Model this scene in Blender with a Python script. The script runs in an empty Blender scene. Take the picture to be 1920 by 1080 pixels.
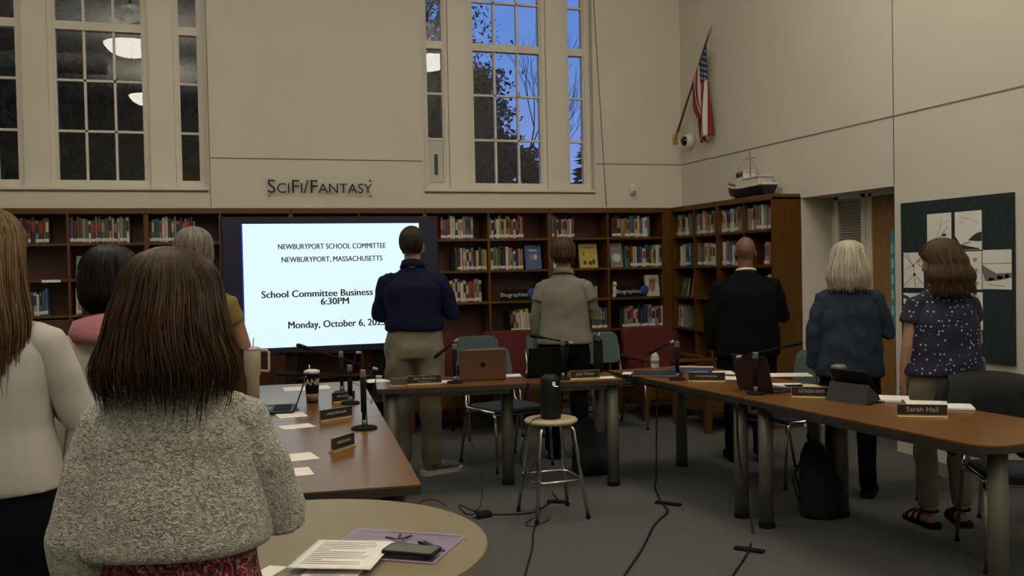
import bpy, bmesh, math, random
import numpy as np
from mathutils import Vector, Matrix

# ------------------------------------------------------------------ camera, world, exposure
F = 1750.0; YAW = .3085; PITCH = .0228; ROLL = -.0205; HC = 1.52      # focal length in px of a 1920 px wide frame
S = bpy.context.scene
COL = S.collection
def _axes():
    cy, sy = math.cos(YAW), math.sin(YAW)
    fwd = np.array([sy*math.cos(PITCH), cy*math.cos(PITCH), -math.sin(PITCH)])
    right = np.array([cy, -sy, 0.]); up = np.cross(right, fwd)
    c, s = math.cos(ROLL), math.sin(ROLL)
    return c*right+s*up, -s*right+c*up, fwd
AR, AU, AF = _axes()
CAM = np.array([0, 0, HC])
cd = bpy.data.cameras.new('camera'); cam = bpy.data.objects.new('camera', cd); COL.objects.link(cam)
cd.sensor_width = 36; cd.sensor_fit = 'HORIZONTAL'; cd.lens = F/1920*36; cd.clip_start = .05; cd.clip_end = 500
M4 = Matrix.Identity(4)
for i in range(3):
    M4[i][0] = AR[i]; M4[i][1] = AU[i]; M4[i][2] = -AF[i]; M4[i][3] = CAM[i]
cam.matrix_world = M4
S.camera = cam
S.view_settings.view_transform = 'Standard'; S.view_settings.look = 'None'
S.view_settings.gamma = 1; S.view_settings.use_curve_mapping = False
S.view_settings.exposure = 0.0
LAMP_BOWL = 13.0        # emission of the pendant bowls
LAMP_UP = 232.0         # watts of the bulbs shining up out of each bowl

def ray(px, py): return AR*((px-960)/F)-AU*((py-540)/F)+AF
def atz(px, py, z): d = ray(px, py); return Vector(CAM+d*((z-HC)/d[2]))
def aty(px, py, y): d = ray(px, py); return Vector(CAM+d*(y/d[1]))
def atx(px, py, x): d = ray(px, py); return Vector(CAM+d*(x/d[0]))

w = bpy.data.worlds.new('dusk_sky'); S.world = w; w.use_nodes = True
nt = w.node_tree; nt.nodes.clear()
o = nt.nodes.new('ShaderNodeOutputWorld'); b = nt.nodes.new('ShaderNodeBackground')
tc = nt.nodes.new('ShaderNodeTexCoord'); sx = nt.nodes.new('ShaderNodeSeparateXYZ'); cr = nt.nodes.new('ShaderNodeValToRGB')
nt.links.new(tc.outputs['Generated'], sx.inputs[0]); nt.links.new(sx.outputs[2], cr.inputs[0])
e = cr.color_ramp.elements
e[0].position = 0; e[0].color = (.30, .38, .72, 1); e[1].position = .6; e[1].color = (.05, .16, .55, 1)
n_ = cr.color_ramp.elements.new(.22); n_.color = (.115, .27, .74, 1)
nt.links.new(cr.outputs[0], b.inputs[0]); b.inputs[1].default_value = .95; nt.links.new(b.outputs[0], o.inputs[0])

# ------------------------------------------------------------------ mesh helpers
class MB:
    def __init__(s): s.v = []; s.f = []; s.m = []
    def add(s, vs, fs, mi=0):
        n = len(s.v); s.v += [tuple(p) for p in vs]; s.f += [tuple(i+n for i in f) for f in fs]; s.m += [mi]*len(fs); return s
    def box(s, a, b, mi=0, M=None):
        x0, y0, z0 = a; x1, y1, z1 = b
        vs = [Vector(p) for p in ((x0,y0,z0),(x1,y0,z0),(x1,y1,z0),(x0,y1,z0),(x0,y0,z1),(x1,y0,z1),(x1,y1,z1),(x0,y1,z1))]
        if M: vs = [M@p for p in vs]
        return s.add(vs, [(0,3,2,1),(4,5,6,7),(0,1,5,4),(1,2,6,5),(2,3,7,6),(3,0,4,7)], mi)
    def bbox(s, a, b, r=.005, mi=0, M=None):
        """box with chamfered vertical and top edges"""
        x0, y0, z0 = a; x1, y1, z1 = b; r = min(r, (x1-x0)/2.01, (y1-y0)/2.01, (z1-z0)/2.01)
        def ring(d, z): return [(x0+d,y0+r,z),(x0+r,y0+d,z),(x1-r,y0+d,z),(x1-d,y0+r,z),(x1-d,y1-r,z),(x1-r,y1-d,z),(x0+r,y1-d,z),(x0+d,y1-r,z)]
        vs = ring(r*.6, z0)+ring(0, z0+r)+ring(0, z1-r)+ring(r*.6, z1)
        vs = [Vector(p) for p in vs]
        if M: vs = [M@p for p in vs]
        fs = [tuple(range(7,-1,-1)), tuple(range(24,32))]
        for k in range(3):
            for i in range(8): j = (i+1) % 8; fs.append((k*8+i, k*8+j, k*8+8+j, k*8+8+i))
        return s.add(vs, fs, mi)
    def prism(s, poly, z0, z1, mi=0, M=None):
        n = len(poly); vs = [Vector((p[0],p[1],z0)) for p in poly]+[Vector((p[0],p[1],z1)) for p in poly]
        if M: vs = [M@p for p in vs]
        fs = [tuple(range(n-1,-1,-1)), tuple(range(n,2*n))]+[(i,(i+1)%n,n+(i+1)%n,n+i) for i in range(n)]
        return s.add(vs, fs, mi)
    def tube(s, pts, rad, n=8, mi=0, cap=True, asp=1.0, up=None):
        pts = [Vector(p) for p in pts]
        if not hasattr(rad, '__len__'): rad = [rad]*len(pts)
        vs = []; fs = []; prev = None
        for i, p in enumerate(pts):
            d = (pts[min(i+1,len(pts)-1)]-pts[max(i-1,0)])
            d = d.normalized() if d.length > 1e-9 else Vector((0,0,1))
            if prev is None:
                u = Vector(up) if up else (Vector((0,0,1)) if abs(d.z) < .9 else Vector((1,0,0)))
                a = u.cross(d).normalized()
            else:
                a = (prev-d*prev.dot(d)); a = a.normalized() if a.length > 1e-6 else prev
            prev = a; c = d.cross(a)
            for k in range(n):
                t = 2*math.pi*k/n; vs.append(p+a*(rad[i]*math.cos(t))+c*(rad[i]*asp*math.sin(t)))
        m = len(pts)
        for i in range(m-1):
            for k in range(n): k2 = (k+1) % n; fs.append((i*n+k, i*n+k2, (i+1)*n+k2, (i+1)*n+k))
        if cap: fs += [tuple(range(n-1,-1,-1)), tuple(range((m-1)*n, m*n))]
        return s.add(vs, fs, mi)
    def lathe(s, prof, c=(0,0,0), n=24, mi=0, M=None):
        vs = []; fs = []
        for r, z in prof:
            for k in range(n): t = 2*math.pi*k/n; vs.append(Vector((c[0]+r*math.cos(t), c[1]+r*math.sin(t), c[2]+z)))
        if M: vs = [M@p for p in vs]
        m = len(prof)
        for i in range(m-1):
            for k in range(n): k2 = (k+1) % n; fs.append((i*n+k, i*n+k2, (i+1)*n+k2, (i+1)*n+k))
        if prof[0][0] > 1e-5: fs.append(tuple(range(n-1,-1,-1)))
        if prof[-1][0] > 1e-5: fs.append(tuple(range((m-1)*n, m*n)))
        return s.add(vs, fs, mi)
    def rings(s, R, n=20, mi=0, p=2.0):
        """loft of horizontal super-ellipses (cx,cy,cz,rx,ry)"""
        vs = []; fs = []
        for cx, cy, cz, rx, ry in R:
            for k in range(n):
                t = 2*math.pi*k/n; c, q = math.cos(t), math.sin(t)
                vs.append((cx+rx*math.copysign(abs(c)**(2/p), c), cy+ry*math.copysign(abs(q)**(2/p), q), cz))
        m = len(R); up = R[-1][2] > R[0][2]
        for i in range(m-1):
            for k in range(n):
                k2 = (k+1) % n; f = (i*n+k, i*n+k2, (i+1)*n+k2, (i+1)*n+k); fs.append(f if up else f[::-1])
        a, b_ = tuple(range(n-1,-1,-1)), tuple(range((m-1)*n, m*n))
        fs += [a, b_] if up else [a[::-1], b_[::-1]]
        return s.add(vs, fs, mi)
    def ell(s, c, r, n=16, m=10, mi=0, M=None):
        vs = []; fs = []
        for i in range(1, m):
            ph = math.pi*i/m-math.pi/2
            for k in range(n): t = 2*math.pi*k/n; vs.append(Vector((r[0]*math.cos(ph)*math.cos(t), r[1]*math.cos(ph)*math.sin(t), r[2]*math.sin(ph))))
        vs += [Vector((0,0,-r[2])), Vector((0,0,r[2]))]
        if M: vs = [M@p for p in vs]
        vs = [p+Vector(c) for p in vs]
        for i in range(m-2):
            for k in range(n): k2 = (k+1) % n; fs.append((i*n+k, i*n+k2, (i+1)*n+k2, (i+1)*n+k))
        L = (m-1)*n
        for k in range(n): k2 = (k+1) % n; fs += [(L, k2, k), (L+1, (m-2)*n+k, (m-2)*n+k2)]
        return s.add(vs, fs, mi)
    def xf(s, M): s.v = [tuple(M@Vector(p)) for p in s.v]; return s
    def mesh(s, name, mats=(), smooth=False):
        me = bpy.data.meshes.new(name); me.from_pydata(s.v, [], s.f)
        for m in (mats if isinstance(mats, (list, tuple)) else [mats]): me.materials.append(m)
        if any(s.m): me.polygons.foreach_set('material_index', s.m)
        if smooth: me.polygons.foreach_set('use_smooth', [True]*len(s.f))
        me.update(); return me
    def obj(s, name, mats, parent=None, smooth=False):
        return link(name, s.mesh(name, mats, smooth), parent)
def link(name, me, parent=None):
    o = bpy.data.objects.new(name, me); COL.objects.link(o)
    if parent is not None: o.parent = parent
    return o
def tag(o, label, cat, group=None):
    o['label'] = label; o['category'] = cat
    if group: o['group'] = group
    return o
def struct(o, label=None):
    o['kind'] = 'structure'
    if label: o['label'] = label
    return o
def root(name, loc=(0,0,0), rz=0, label=None, cat=None, group=None):
    o = bpy.data.objects.new(name, None); COL.objects.link(o); o.location = loc; o.rotation_euler = (0,0,rz); o.empty_display_size = .1
    if label: tag(o, label, cat, group)
    return o
def smooth_angle(o, deg=35):
    me = o.data; me.polygons.foreach_set('use_smooth', [True]*len(me.polygons)); me.set_sharp_from_angle(angle=math.radians(deg)); return o
def rrect(x0, y0, x1, y1, r, n=5):
    P = []
    for cx, cy, a in ((x1-r,y1-r,0),(x0+r,y1-r,90),(x0+r,y0+r,180),(x1-r,y0+r,270)):
        for k in range(n+1): t = math.radians(a+90*k/n); P.append((cx+r*math.cos(t), cy+r*math.sin(t)))
    return P
def remesh(mb, name, mat, parent=None, voxel=.01, smooth=4, fac=.5):
    me = mb.mesh(name, mat); o = bpy.data.objects.new('tmp', me); COL.objects.link(o)
    m = o.modifiers.new('r', 'REMESH'); m.mode = 'VOXEL'; m.voxel_size = voxel; m.use_smooth_shade = True
    if smooth: q = o.modifiers.new('s', 'SMOOTH'); q.iterations = smooth; q.factor = fac
    dg = bpy.context.evaluated_depsgraph_get()
    nm = bpy.data.meshes.new_from_object(o.evaluated_get(dg)); nm.name = name
    bpy.data.objects.remove(o); bpy.data.meshes.remove(me)
    nm.materials.clear()
    for q in (mat if isinstance(mat, (list, tuple)) else [mat]): nm.materials.append(q)
    nm.polygons.foreach_set('use_smooth', [True]*len(nm.polygons))
    return link(name, nm, parent)
def text_obj(name, body, size, mat, parent=None, M=None, align='CENTER', extrude=.0006, smallcaps=None, bold=0.0, sx=1.0):
    c = bpy.data.curves.new(name, 'FONT'); c.body = body; c.size = size; c.align_x = align; c.align_y = 'CENTER'; c.extrude = extrude; c.resolution_u = 3
    c.offset = bold
    if smallcaps:
        c.small_caps_scale = smallcaps
        for f in c.body_format: f.use_small_caps = True
    o = bpy.data.objects.new('tmp', c); COL.objects.link(o)
    dg = bpy.context.evaluated_depsgraph_get(); me = bpy.data.meshes.new_from_object(o.evaluated_get(dg))
    bpy.data.objects.remove(o); bpy.data.curves.remove(c); me.name = name
    me.transform(Matrix.Diagonal((sx,1,1,1)))
    if M: me.transform(M)
    me.materials.clear(); me.materials.append(mat)
    return link(name, me, parent)
# text frame facing -Y (read by someone looking along +Y): local x -> +X, local y -> +Z
FACE_MY = Matrix(((1,0,0,0),(0,0,-1,0),(0,1,0,0),(0,0,0,1)))

# ------------------------------------------------------------------ materials
MATS = {}
def mat(name, col, rough=.5, metal=0., var=0., vscale=8., bump=0., bscale=60., stretch=(1,1,1), emit=0., spec=.5, sheen=0., coat=0., col2=None, detail=3.):
    if name in MATS: return MATS[name]
    m = bpy.data.materials.new(name); m.use_nodes = True; t = m.node_tree; p = t.nodes['Principled BSDF']
    c = tuple(col)+(1,)
    p.inputs['Base Color'].default_value = c; p.inputs['Roughness'].default_value = rough; p.inputs['Metallic'].default_value = metal
    p.inputs['Specular IOR Level'].default_value = spec
    if sheen: p.inputs['Sheen Weight'].default_value = sheen; p.inputs['Sheen Roughness'].default_value = .6
    if coat: p.inputs['Coat Weight'].default_value = coat; p.inputs['Coat Roughness'].default_value = .15
    if emit: p.inputs['Emission Color'].default_value = c; p.inputs['Emission Strength'].default_value = emit
    if var or bump or col2:
        tc = t.nodes.new('ShaderNodeTexCoord'); mp = t.nodes.new('ShaderNodeMapping'); mp.inputs['Scale'].default_value = stretch
        t.links.new(tc.outputs['Object'], mp.inputs[0])
        if var or col2:
            n = t.nodes.new('ShaderNodeTexNoise'); n.inputs['Scale'].default_value = vscale; n.inputs['Detail'].default_value = detail
            t.links.new(mp.outputs[0], n.inputs['Vector'])
            r = t.nodes.new('ShaderNodeValToRGB'); r.color_ramp.elements[0].position = .3; r.color_ramp.elements[1].position = .7
            c2 = col2 or [min(1, x*(1+var)) for x in col]; c1 = col if col2 else [x*(1-var) for x in col]
            r.color_ramp.elements[0].color = tuple(c1)+(1,); r.color_ramp.elements[1].color = tuple(c2)+(1,)
            t.links.new(n.outputs[0], r.inputs[0]); t.links.new(r.outputs[0], p.inputs['Base Color'])
            if emit: t.links.new(r.outputs[0], p.inputs['Emission Color'])
        if bump:
            n2 = t.nodes.new('ShaderNodeTexNoise'); n2.inputs['Scale'].default_value = bscale; n2.inputs['Detail'].default_value = 3
            t.links.new(mp.outputs[0], n2.inputs['Vector'])
            bn = t.nodes.new('ShaderNodeBump'); bn.inputs['Strength'].default_value = bump; bn.inputs['Distance'].default_value = .01
            t.links.new(n2.outputs[0], bn.inputs['Height']); t.links.new(bn.outputs[0], p.inputs['Normal'])
    MATS[name] = m; return m
def wood(name, c1, c2, rough=.4, axis=(1,1,1), scale=6., coat=0.):
    """long grain: noise squeezed across the grain"""
    return mat(name, c1, rough, var=.2, col2=c2, vscale=scale, stretch=axis, bump=.04, bscale=scale*2, detail=6., coat=coat)
wall_m = mat('wall_paint', (.63,.595,.51), .85, var=.02, vscale=2, bump=.05, bscale=120)
ceil_m = mat('ceiling_paint', (.78,.76,.70), .9, var=.02, vscale=1)
trim_m = mat('trim_paint', (.66,.62,.53), .5, var=.02, vscale=3)
joint_m = mat('joint_grey', (.20,.185,.15), .8)  # plain darker grey of the joint strips, sill strip and wall cable
carpet_m = mat('carpet', (.104,.105,.102), .95, var=.35, vscale=220, bump=.5, bscale=300, spec=.1)
oak_v = wood('oak_vertical', (.115,.048,.006), (.080,.031,.004), .35, (9,9,1), 5)
oak_h = wood('oak_horizontal', (.115,.048,.006), (.080,.031,.004), .35, (1,9,9), 5)
oak_y = wood('oak_lengthwise', (.115,.048,.006), (.080,.031,.004), .35, (9,1,9), 5)
oak_back = wood('oak_back_panel', (.085,.030,.012), (.060,.020,.008), .45, (9,9,1), 5)
tabl = wood('table_laminate', (.18,.082,.020), (.145,.060,.013), .30, (1,8,8), 3)
round_m = mat('round_table_laminate', (.235,.19,.112), .4, var=.04, vscale=14)
black = mat('black_plastic', (.008,.008,.009), .5, spec=.3)
matte_black = mat('matte_black', (.006,.006,.006), .8, spec=.2)
chrome = mat('chrome', (.55,.55,.52), .18, 1.)
greymet = mat('grey_painted_metal', (.16,.16,.145), .45, .2)
white_m = mat('white_plastic', (.72,.70,.64), .4)
paper_m = mat('paper', (.78,.76,.70), .8, var=.02)
ink = mat('ink', (.03,.03,.03), .8)
greyink = mat('grey_ink', (.30,.30,.29), .8)
gold = mat('brass', (.62,.50,.26), .35, .8)
def glass_mat(name, refl=.040, tint=(1,1,1)):
    m = bpy.data.materials.new(name); m.use_nodes = True; t = m.node_tree; t.nodes.clear()
    o = t.nodes.new('ShaderNodeOutputMaterial'); mx = t.nodes.new('ShaderNodeMixShader'); g = t.nodes.new('ShaderNodeBsdfGlossy'); tr = t.nodes.new('ShaderNodeBsdfTransparent')
    g.inputs['Roughness'].default_value = 0; tr.inputs[0].default_value = tuple(tint)+(1,)
    lw = t.nodes.new('ShaderNodeLayerWeight'); lw.inputs[0].default_value = .5
    pw = t.nodes.new('ShaderNodeMath'); pw.operation = 'POWER'; pw.inputs[1].default_value = 5
    ma = t.nodes.new('ShaderNodeMath'); ma.operation = 'MULTIPLY_ADD'; ma.inputs[1].default_value = .9; ma.inputs[2].default_value = refl
    t.links.new(lw.outputs['Facing'], pw.inputs[0]); t.links.new(pw.outputs[0], ma.inputs[0]); t.links.new(ma.outputs[0], mx.inputs[0])
    t.links.new(tr.outputs[0], mx.inputs[1]); t.links.new(g.outputs[0], mx.inputs[2]); t.links.new(mx.outputs[0], o.inputs[0])
    MATS[name] = m; return m
glass = glass_mat('window_glass')
acrylic = glass_mat('clear_acrylic', .02, (1,1,1))

# ------------------------------------------------------------------ room shell
YB, XR, ZC = 9.57, 5.109, 6.0           # back wall, right wall, ceiling
XL, YF = -6.2, -6.5                     # left wall, wall behind the camera
struct(MB().box((XL-.3,YF-.3,-.12), (XR+1.0,YB+.35,0)).obj('floor', carpet_m), 'dark grey carpet floor')
struct(MB().box((XL-.3,YF-.3,ZC), (XR+1.0,YB+.35,ZC+.15)).obj('ceiling', ceil_m), 'off white ceiling')
WIN = (-.988, 3.074); HW = .96; Z0, Z1 = 2.34, 5.42
wb = MB()
wb.box((XL-.3,YB,0), (XR+.6,YB+.35,Z0)).box((XL-.3,YB,Z1), (XR+.6,YB+.35,ZC))
xs = [XL-.3]+[x for c in WIN for x in (c-HW, c+HW)]+[XR+.6]
for a, c in ((0,1),(2,3),(4,5)): wb.box((xs[a],YB,Z0), (xs[c],YB+.35,Z1))
struct(wb.obj('wall_back', wall_m), 'cream painted back wall above the bookcases')
AY0, AY1, AZ, AX = 6.085, 7.309, 2.092, 5.44
wr = MB().box((XR,YF,0), (XR+.33,AY0,ZC)).box((XR,AY1,0), (XR+.33,YB,ZC)).box((XR,AY0,AZ), (XR+.33,AY1,ZC))
wr.box((XR+.33,AY0-.6,0), (XR+.45,AY1+.1,ZC))
struct(wr.obj('wall_right', wall_m), 'cream painted side wall with door alcove')
struct(MB().box((XL-.3,YF,0), (XL,YB,ZC)).obj('wall_left', wall_m), 'cream painted wall opposite the door alcove')
struct(MB().box((XL,YF-.3,0), (XR,YF,ZC)).obj('wall_front', wall_m), 'cream painted wall opposite the windows')
# horizontal reveal joints and the vertical joints
ZJ = 2.64
n = 0
def joint(a, b_, r=.005):
    global n
    n += 1
    lo = [min(a[i], b_[i])-(.004 if i != 2 else r) for i in range(3)]; hi = [max(a[i], b_[i])+(.004 if i != 2 else r) for i in range(3)]
    if abs(a[2]-b_[2]) > .1: lo = [min(a[i], b_[i])-(r if i < 2 else 0) for i in range(3)]; hi = [max(a[i], b_[i])+(r if i < 2 else 0) for i in range(3)]
    struct(MB().box(lo, hi).obj('trim_%d' % n, joint_m), 'thin grey joint line in the wall')
joint((WIN[0]+HW+.02,YB,ZJ), (WIN[1]-HW-.02,YB,ZJ))
joint((WIN[1]+HW+.03,YB,ZJ), (XR-.01,YB,ZJ))
joint((XR,YF,ZJ), (XR,YB-.01,ZJ))
joint((WIN[0]+HW+.015,YB,2.16), (WIN[0]+HW+.015,YB,ZC), .004)
joint((XR,AY0,AZ+.01), (XR,AY0,ZC), .004)
def curve_tube(name, pts, r, m, parent=None, n=6, sub=6):
    P = [Vector(p) for p in pts]; out = []
    for i in range(len(P)-1):
        p0 = P[max(i-1,0)]; p1 = P[i]; p2 = P[i+1]; p3 = P[min(i+2,len(P)-1)]
        for k in range(sub):
            t = k/sub
            out.append(.5*((2*p1)+(p2-p0)*t+(2*p0-5*p1+4*p2-p3)*t*t+(3*p1-p0-3*p2+p3)*t**3))
    out.append(P[-1])
    return MB().tube(out, r, n).obj(name, m, parent, True)
c0 = aty(1113,0,YB-.006); c1 = aty(1137,387,YB-.006); c2 = c0+(c0-c1)*.9; c2.y = YB-.006
tag(curve_tube('wall_cable', [c2, c0, c1], .005, joint_m), 'thin slanting grey cable down the back wall beside the bright window', 'cable')

# windows: recessed units with a main sash between two sidelights
GY = 9.72
rows = [2.424, 2.89, 3.37, 3.886, 4.37, 4.85, 5.32]
for wi, xc in enumerate(WIN):
    fr = MB()
    # frame posts and rails (casing between the lights)
    for x0, x1 in ((-HW,-.9),(-.70,-.393),(.393,.70),(.9,HW)):
        fr.box((xc+x0,GY-.05,rows[0]), (xc+x1,GY+.05,rows[-1]))
    fr.box((xc-HW,GY-.05,Z0), (xc+HW,GY+.05,rows[0])); fr.box((xc-HW,GY-.05,rows[-1]), (xc+HW,GY+.05,Z1))
    for x0, x1 in ((-.66,-.44),(.44,.66)): fr.box((xc+x0,GY-.085,Z0+.013), (xc+x1,GY-.0502,Z1-.02))
    wo = struct(fr.obj('window_%d' % (wi+1), trim_m), ('tall dark divided window with sidelights beside the wall sign', 'tall divided window with sidelights showing dusk sky and trees')[wi])
    MB().bbox((xc-HW+.002,YB-.025,Z0-.02), (xc+HW-.002,GY-.051,Z0+.012), .006).obj('window_sill', trim_m, wo)
    MB().box((xc-HW,YB-.008,Z0-.034), (xc+HW,YB-.0005,Z0-.021)).obj('sill_gap', joint_m, wo)
    for lx0, lx1, nc in ((-.9,-.70,1),(-.393,.393,3),(.70,.9,1)):
        MB().box((xc+lx0,GY-.04,rows[3]-.045), (xc+lx1,GY+.04,rows[3]+.035)).obj('meeting_rail', trim_m, wo)
        for r in (1,2,4,5): MB().box((xc+lx0,GY-.02,rows[r]-.011), (xc+lx1,GY+.02,rows[r]+.011)).obj('muntin', trim_m, wo)
        for sx0, sx1 in ((lx0, lx0+.018), (lx1-.018, lx1)): MB().box((xc+sx0,GY-.035,rows[0]), (xc+sx1,GY+.035,rows[-1])).obj('sash_stile', trim_m, wo)
        wd = (lx1-lx0)/nc
        for c in range(1, nc): MB().box((xc+lx0+wd*c-.011,GY-.02,rows[0]), (xc+lx0+wd*c+.011,GY+.02,rows[-1])).obj('muntin', trim_m, wo)
        pm = None
        for r in range(6):
            for c in range(nc):
                if pm is None: pm = MB().box((-.5,-.003,-.5), (.5,.003,.5)).mesh('pane', glass)
                p = link('pane', pm, wo); zz0 = rows[r]; zz1 = rows[r+1]
                p.location = (xc+lx0+wd*(c+.5), GY, (zz0+zz1)/2); p.scale = (wd-.002, 1, zz1-zz0-.002)
# white sheet with a dark slot in the lowest sidelight pane
sx0, sx1 = WIN[1]-.88, WIN[1]-.72
s_ = root('window_panel', (0,0,0), 0, 'pale panel with a dark slot filling the lowest sidelight pane', 'panel')
MB().box((sx0,GY-.016,2.43), (sx1,GY-.008,2.875)).obj('sheet', mat('pale_panel', (.50,.52,.46), .6), s_)
MB().box(((sx0+sx1)/2-.018,GY-.020,2.51), ((sx0+sx1)/2+.02,GY-.0165,2.73), M=Matrix.Rotation(.0,4,'Y')).obj('slot', mat('slot_grey', (.06,.06,.055), .7), s_)

# alcove: white frame, sidelight with blind, wooden door
dm = wood('door_veneer', (.30,.165,.055), (.25,.13,.04), .4, (9,9,1), 4)
fr = MB()
for y0, y1 in ((7.17,7.225),(6.80,6.86),(6.72,6.76),(AY0-.25,AY0-.2)): fr.box((AX-.04,y0,0), (AX+.01,y1,AZ))
fr.box((AX-.03,6.76,0), (AX+.01,6.80,AZ)).box((AX-.04,AY0-.25,AZ-.03), (AX+.01,7.225,AZ+.0))
fr.box((AX-.04,6.86,0), (AX+.01,7.17,.9))
f_ = struct(fr.obj('trim_30', trim_m), 'cream door frame in the alcove')
bl = MB()
root_b = root('window_blind', (0,0,0), 0, 'grey slatted blind in the narrow light beside the wooden door', 'blind')
sm = MB().box((-.011,-.15,-.0012), (.011,.15,.0012), M=Matrix.Rotation(.7,4,'Y')).mesh('slat', mat('blind_slat', (.40,.39,.34), .5))
for k in range(44):
    q = link('slat', sm, root_b); q.location = (AX-.022, 7.015, .97+k*.0245)
MB().box((AX-.036,6.864,2.04), (AX-.006,7.166,2.058)).obj('head_rail', mat('blind_slat', (0,0,0)), root_b)
d = struct(MB().box((AX-.03,AY0-.2,.005), (AX+.005,6.72,AZ-.035)).obj('door_1', dm), 'wooden door in the alcove')
h = MB().tube([(AX-.03,6.655,.995),(AX-.075,6.655,.995)], .011, 10).tube([(AX-.075,6.66,.995),(AX-.078,6.54,.993)], .010, 10)
h.obj('door_handle', chrome, d, True)
po = root('door_poster', (0,0,0), 0, 'teal poster with pale lettering on the wooden door', 'poster')
MB().box((AX-.034,6.13,.95), (AX-.031,6.50,1.76)).obj('sheet', mat('teal_paper', (.06,.28,.33), .7), po)
for i, t in enumerate(('R','E','A','D')):
    pass
for k in range(5): MB().box((AX-.0355,6.455,1.05+k*.13), (AX-.0345,6.485,1.13+k*.13)).obj('pale_mark', mat('pale_teal', (.35,.55,.58), .7), po)

# ------------------------------------------------------------------ pendant lamps (seen mirrored in the windows)
bowl_m = mat('lamp_bowl', (1.0,.94,.83), .6, emit=LAMP_BOWL)
li = 0
for X in (-1.02, 3.22):
    for Y in (5.35, 1.30, -2.75):
        lb = {(-1.02,5.35):'white bowl pendant lamp mirrored higher up in the dark window', (-1.02,1.30):'white bowl pendant lamp mirrored lower down in the dark window', (3.22,5.35):'white bowl pendant lamp mirrored in a sidelight of the dusk window'}.get((X,Y), 'white bowl pendant lamp hung from the ceiling out of the windows')
        r_ = root('pendant_lamp', (X,Y,4.55), 0, lb, 'lamp', 'pendant bowl lamps')
        prof = [(.0,0.0),(.10,.008),(.20,.035),(.29,.085),(.345,.15),(.36,.19),(.355,.19),(.335,.15),(.28,.095),(.19,.045),(.09,.018),(0,.012)]
        MB().lathe(prof, n=36).obj('bowl', bowl_m, r_, True)
        MB().tube([(0,0,.0),(0,0,-.03)], .012, 8).obj('finial', chrome, r_, True)
        MB().tube([(0,0,.75),(0,0,1.45)], .012, 8).obj('stem', greymet, r_)
        MB().lathe([(.11,.70),(.12,.715),(.04,.75)], n=20).obj('hub', greymet, r_)
        for k in range(3):
            a = k*2.094; MB().tube([(.34*math.cos(a),.34*math.sin(a),.18),(.05*math.cos(a),.05*math.sin(a),.72)], .004, 5).obj('rod', greymet, r_)
        L = bpy.data.lights.new('pendant_bulb', 'SPOT'); L.energy = LAMP_UP; L.color = (1.0,.915,.78); L.shadow_soft_size = .12; L.spot_size = math.radians(150); L.spot_blend = .6
        lo = bpy.data.objects.new('pendant_bulb', L); COL.objects.link(lo); lo.parent = r_; lo.location = (0,0,.24); lo.rotation_euler = (math.pi,0,0)
# round air duct under the ceiling
t_ = root('air_duct', (0,0,0), 0, 'long round grey metal air duct under the ceiling', 'duct')
MB().tube([(-4.6,3.81,4.75),(-1.49,3.81,4.75)], .15, 24).obj('pipe', mat('duct_grey', (.72,.72,.70), .4), t_, True)
for x in (-3.6,-2.2): MB().tube([(x,3.81,4.9),(x,3.81,6.0)], .012, 6).obj('hanger', greymet, t_)
# ------------------------------------------------------------------ bookcases
BF = 9.25                                  # front face of the back run
SHZ = (.12, .49, .83, 1.165, 1.49, 1.815)  # tops of the shelves
BH = 2.13
ORD = ('', 'first','second','third','fourth','fifth','sixth','seventh','eighth','ninth','tenth','eleventh','twelfth','thirteenth','fourteenth','fifteenth','sixteenth','seventeenth','eighteenth','nineteenth','twentieth')
def bookcase(name, w, depth, nb, label, M, doors=False, plainend=False):
    """local: x 0..w, front at y=0, back at y=depth, nb bays"""
    r_ = root(name, (0,0,0), 0, label, 'bookcase', 'oak bookcases along the walls'); r_.matrix_world = M
    t = .022
    MB().box((0,0,0), (t,depth,BH-.03)).obj('side_panel', oak_v, r_); MB().box((w-t,0,0), (w,depth,BH-.03)).obj('side_panel', oak_v, r_)
    MB().box((t,depth-.012,.06), (w-t,depth,BH-.03)).obj('back_panel', oak_back, r_)
    MB().bbox((0,-.012,BH-.055), (w,depth,BH), .006).obj('cornice', oak_h, r_)
    MB().box((t,.03,0), (w-t,.05,.095)).obj('plinth', oak_h, r_)
    bw = w/nb
    for k in range(1, nb): MB().box((bw*k-.011,.003,.095), (bw*k+.011,depth-.012,BH-.055)).obj('divider', oak_v, r_)
    for k in range(nb):
        a = bw*k+(t if k == 0 else .011); b_ = bw*(k+1)-(t if k == nb-1 else .011)
        for i, z in enumerate(SHZ):
            if doors and i in (1,2): continue
            MB().box((a,.006,z-.024), (b_,depth-.012,z)).obj('shelf', oak_h, r_)
        if doors:
            dr = MB().box((a,-.018,.13), (b_,.0,1.125)).obj('door', oak_back, r_)
            for q0, q1 in (((a,.13),(a+.06,1.125)), ((b_-.06,.13),(b_,1.125)), ((a+.06,.13),(b_-.06,.20)), ((a+.06,1.055),(b_-.06,1.125))):
                MB().box((q0[0],-.026,q0[1]), (q1[0],-.018,q1[1])).obj('door_rail', oak_back, dr)
            MB().ell((b_-.03,-.035,.95), (.012,.012,.012), 10, 6).obj('knob', gold, dr, True)
    return r_
EDGES = (-1.909, -.588, .72, 2.04, 3.377, 4.713)
LB = ('oak bookcase with cupboard doors farthest from the room corner', 'oak bookcase with cupboard doors partly behind the big screen', 'open oak bookcase directly behind the big screen', 'open oak bookcase under the left part of the dusk window', 'open oak bookcase holding the biographies signs beside the room corner')
LB = LB[:3]+('open oak bookcase between the big screen and the biographies sign on white book bay', LB[4])
LB = LB[:3]+('open oak bookcase second from the room corner on the window wall', 'open oak bookcase next to the room corner on the window wall')
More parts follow.
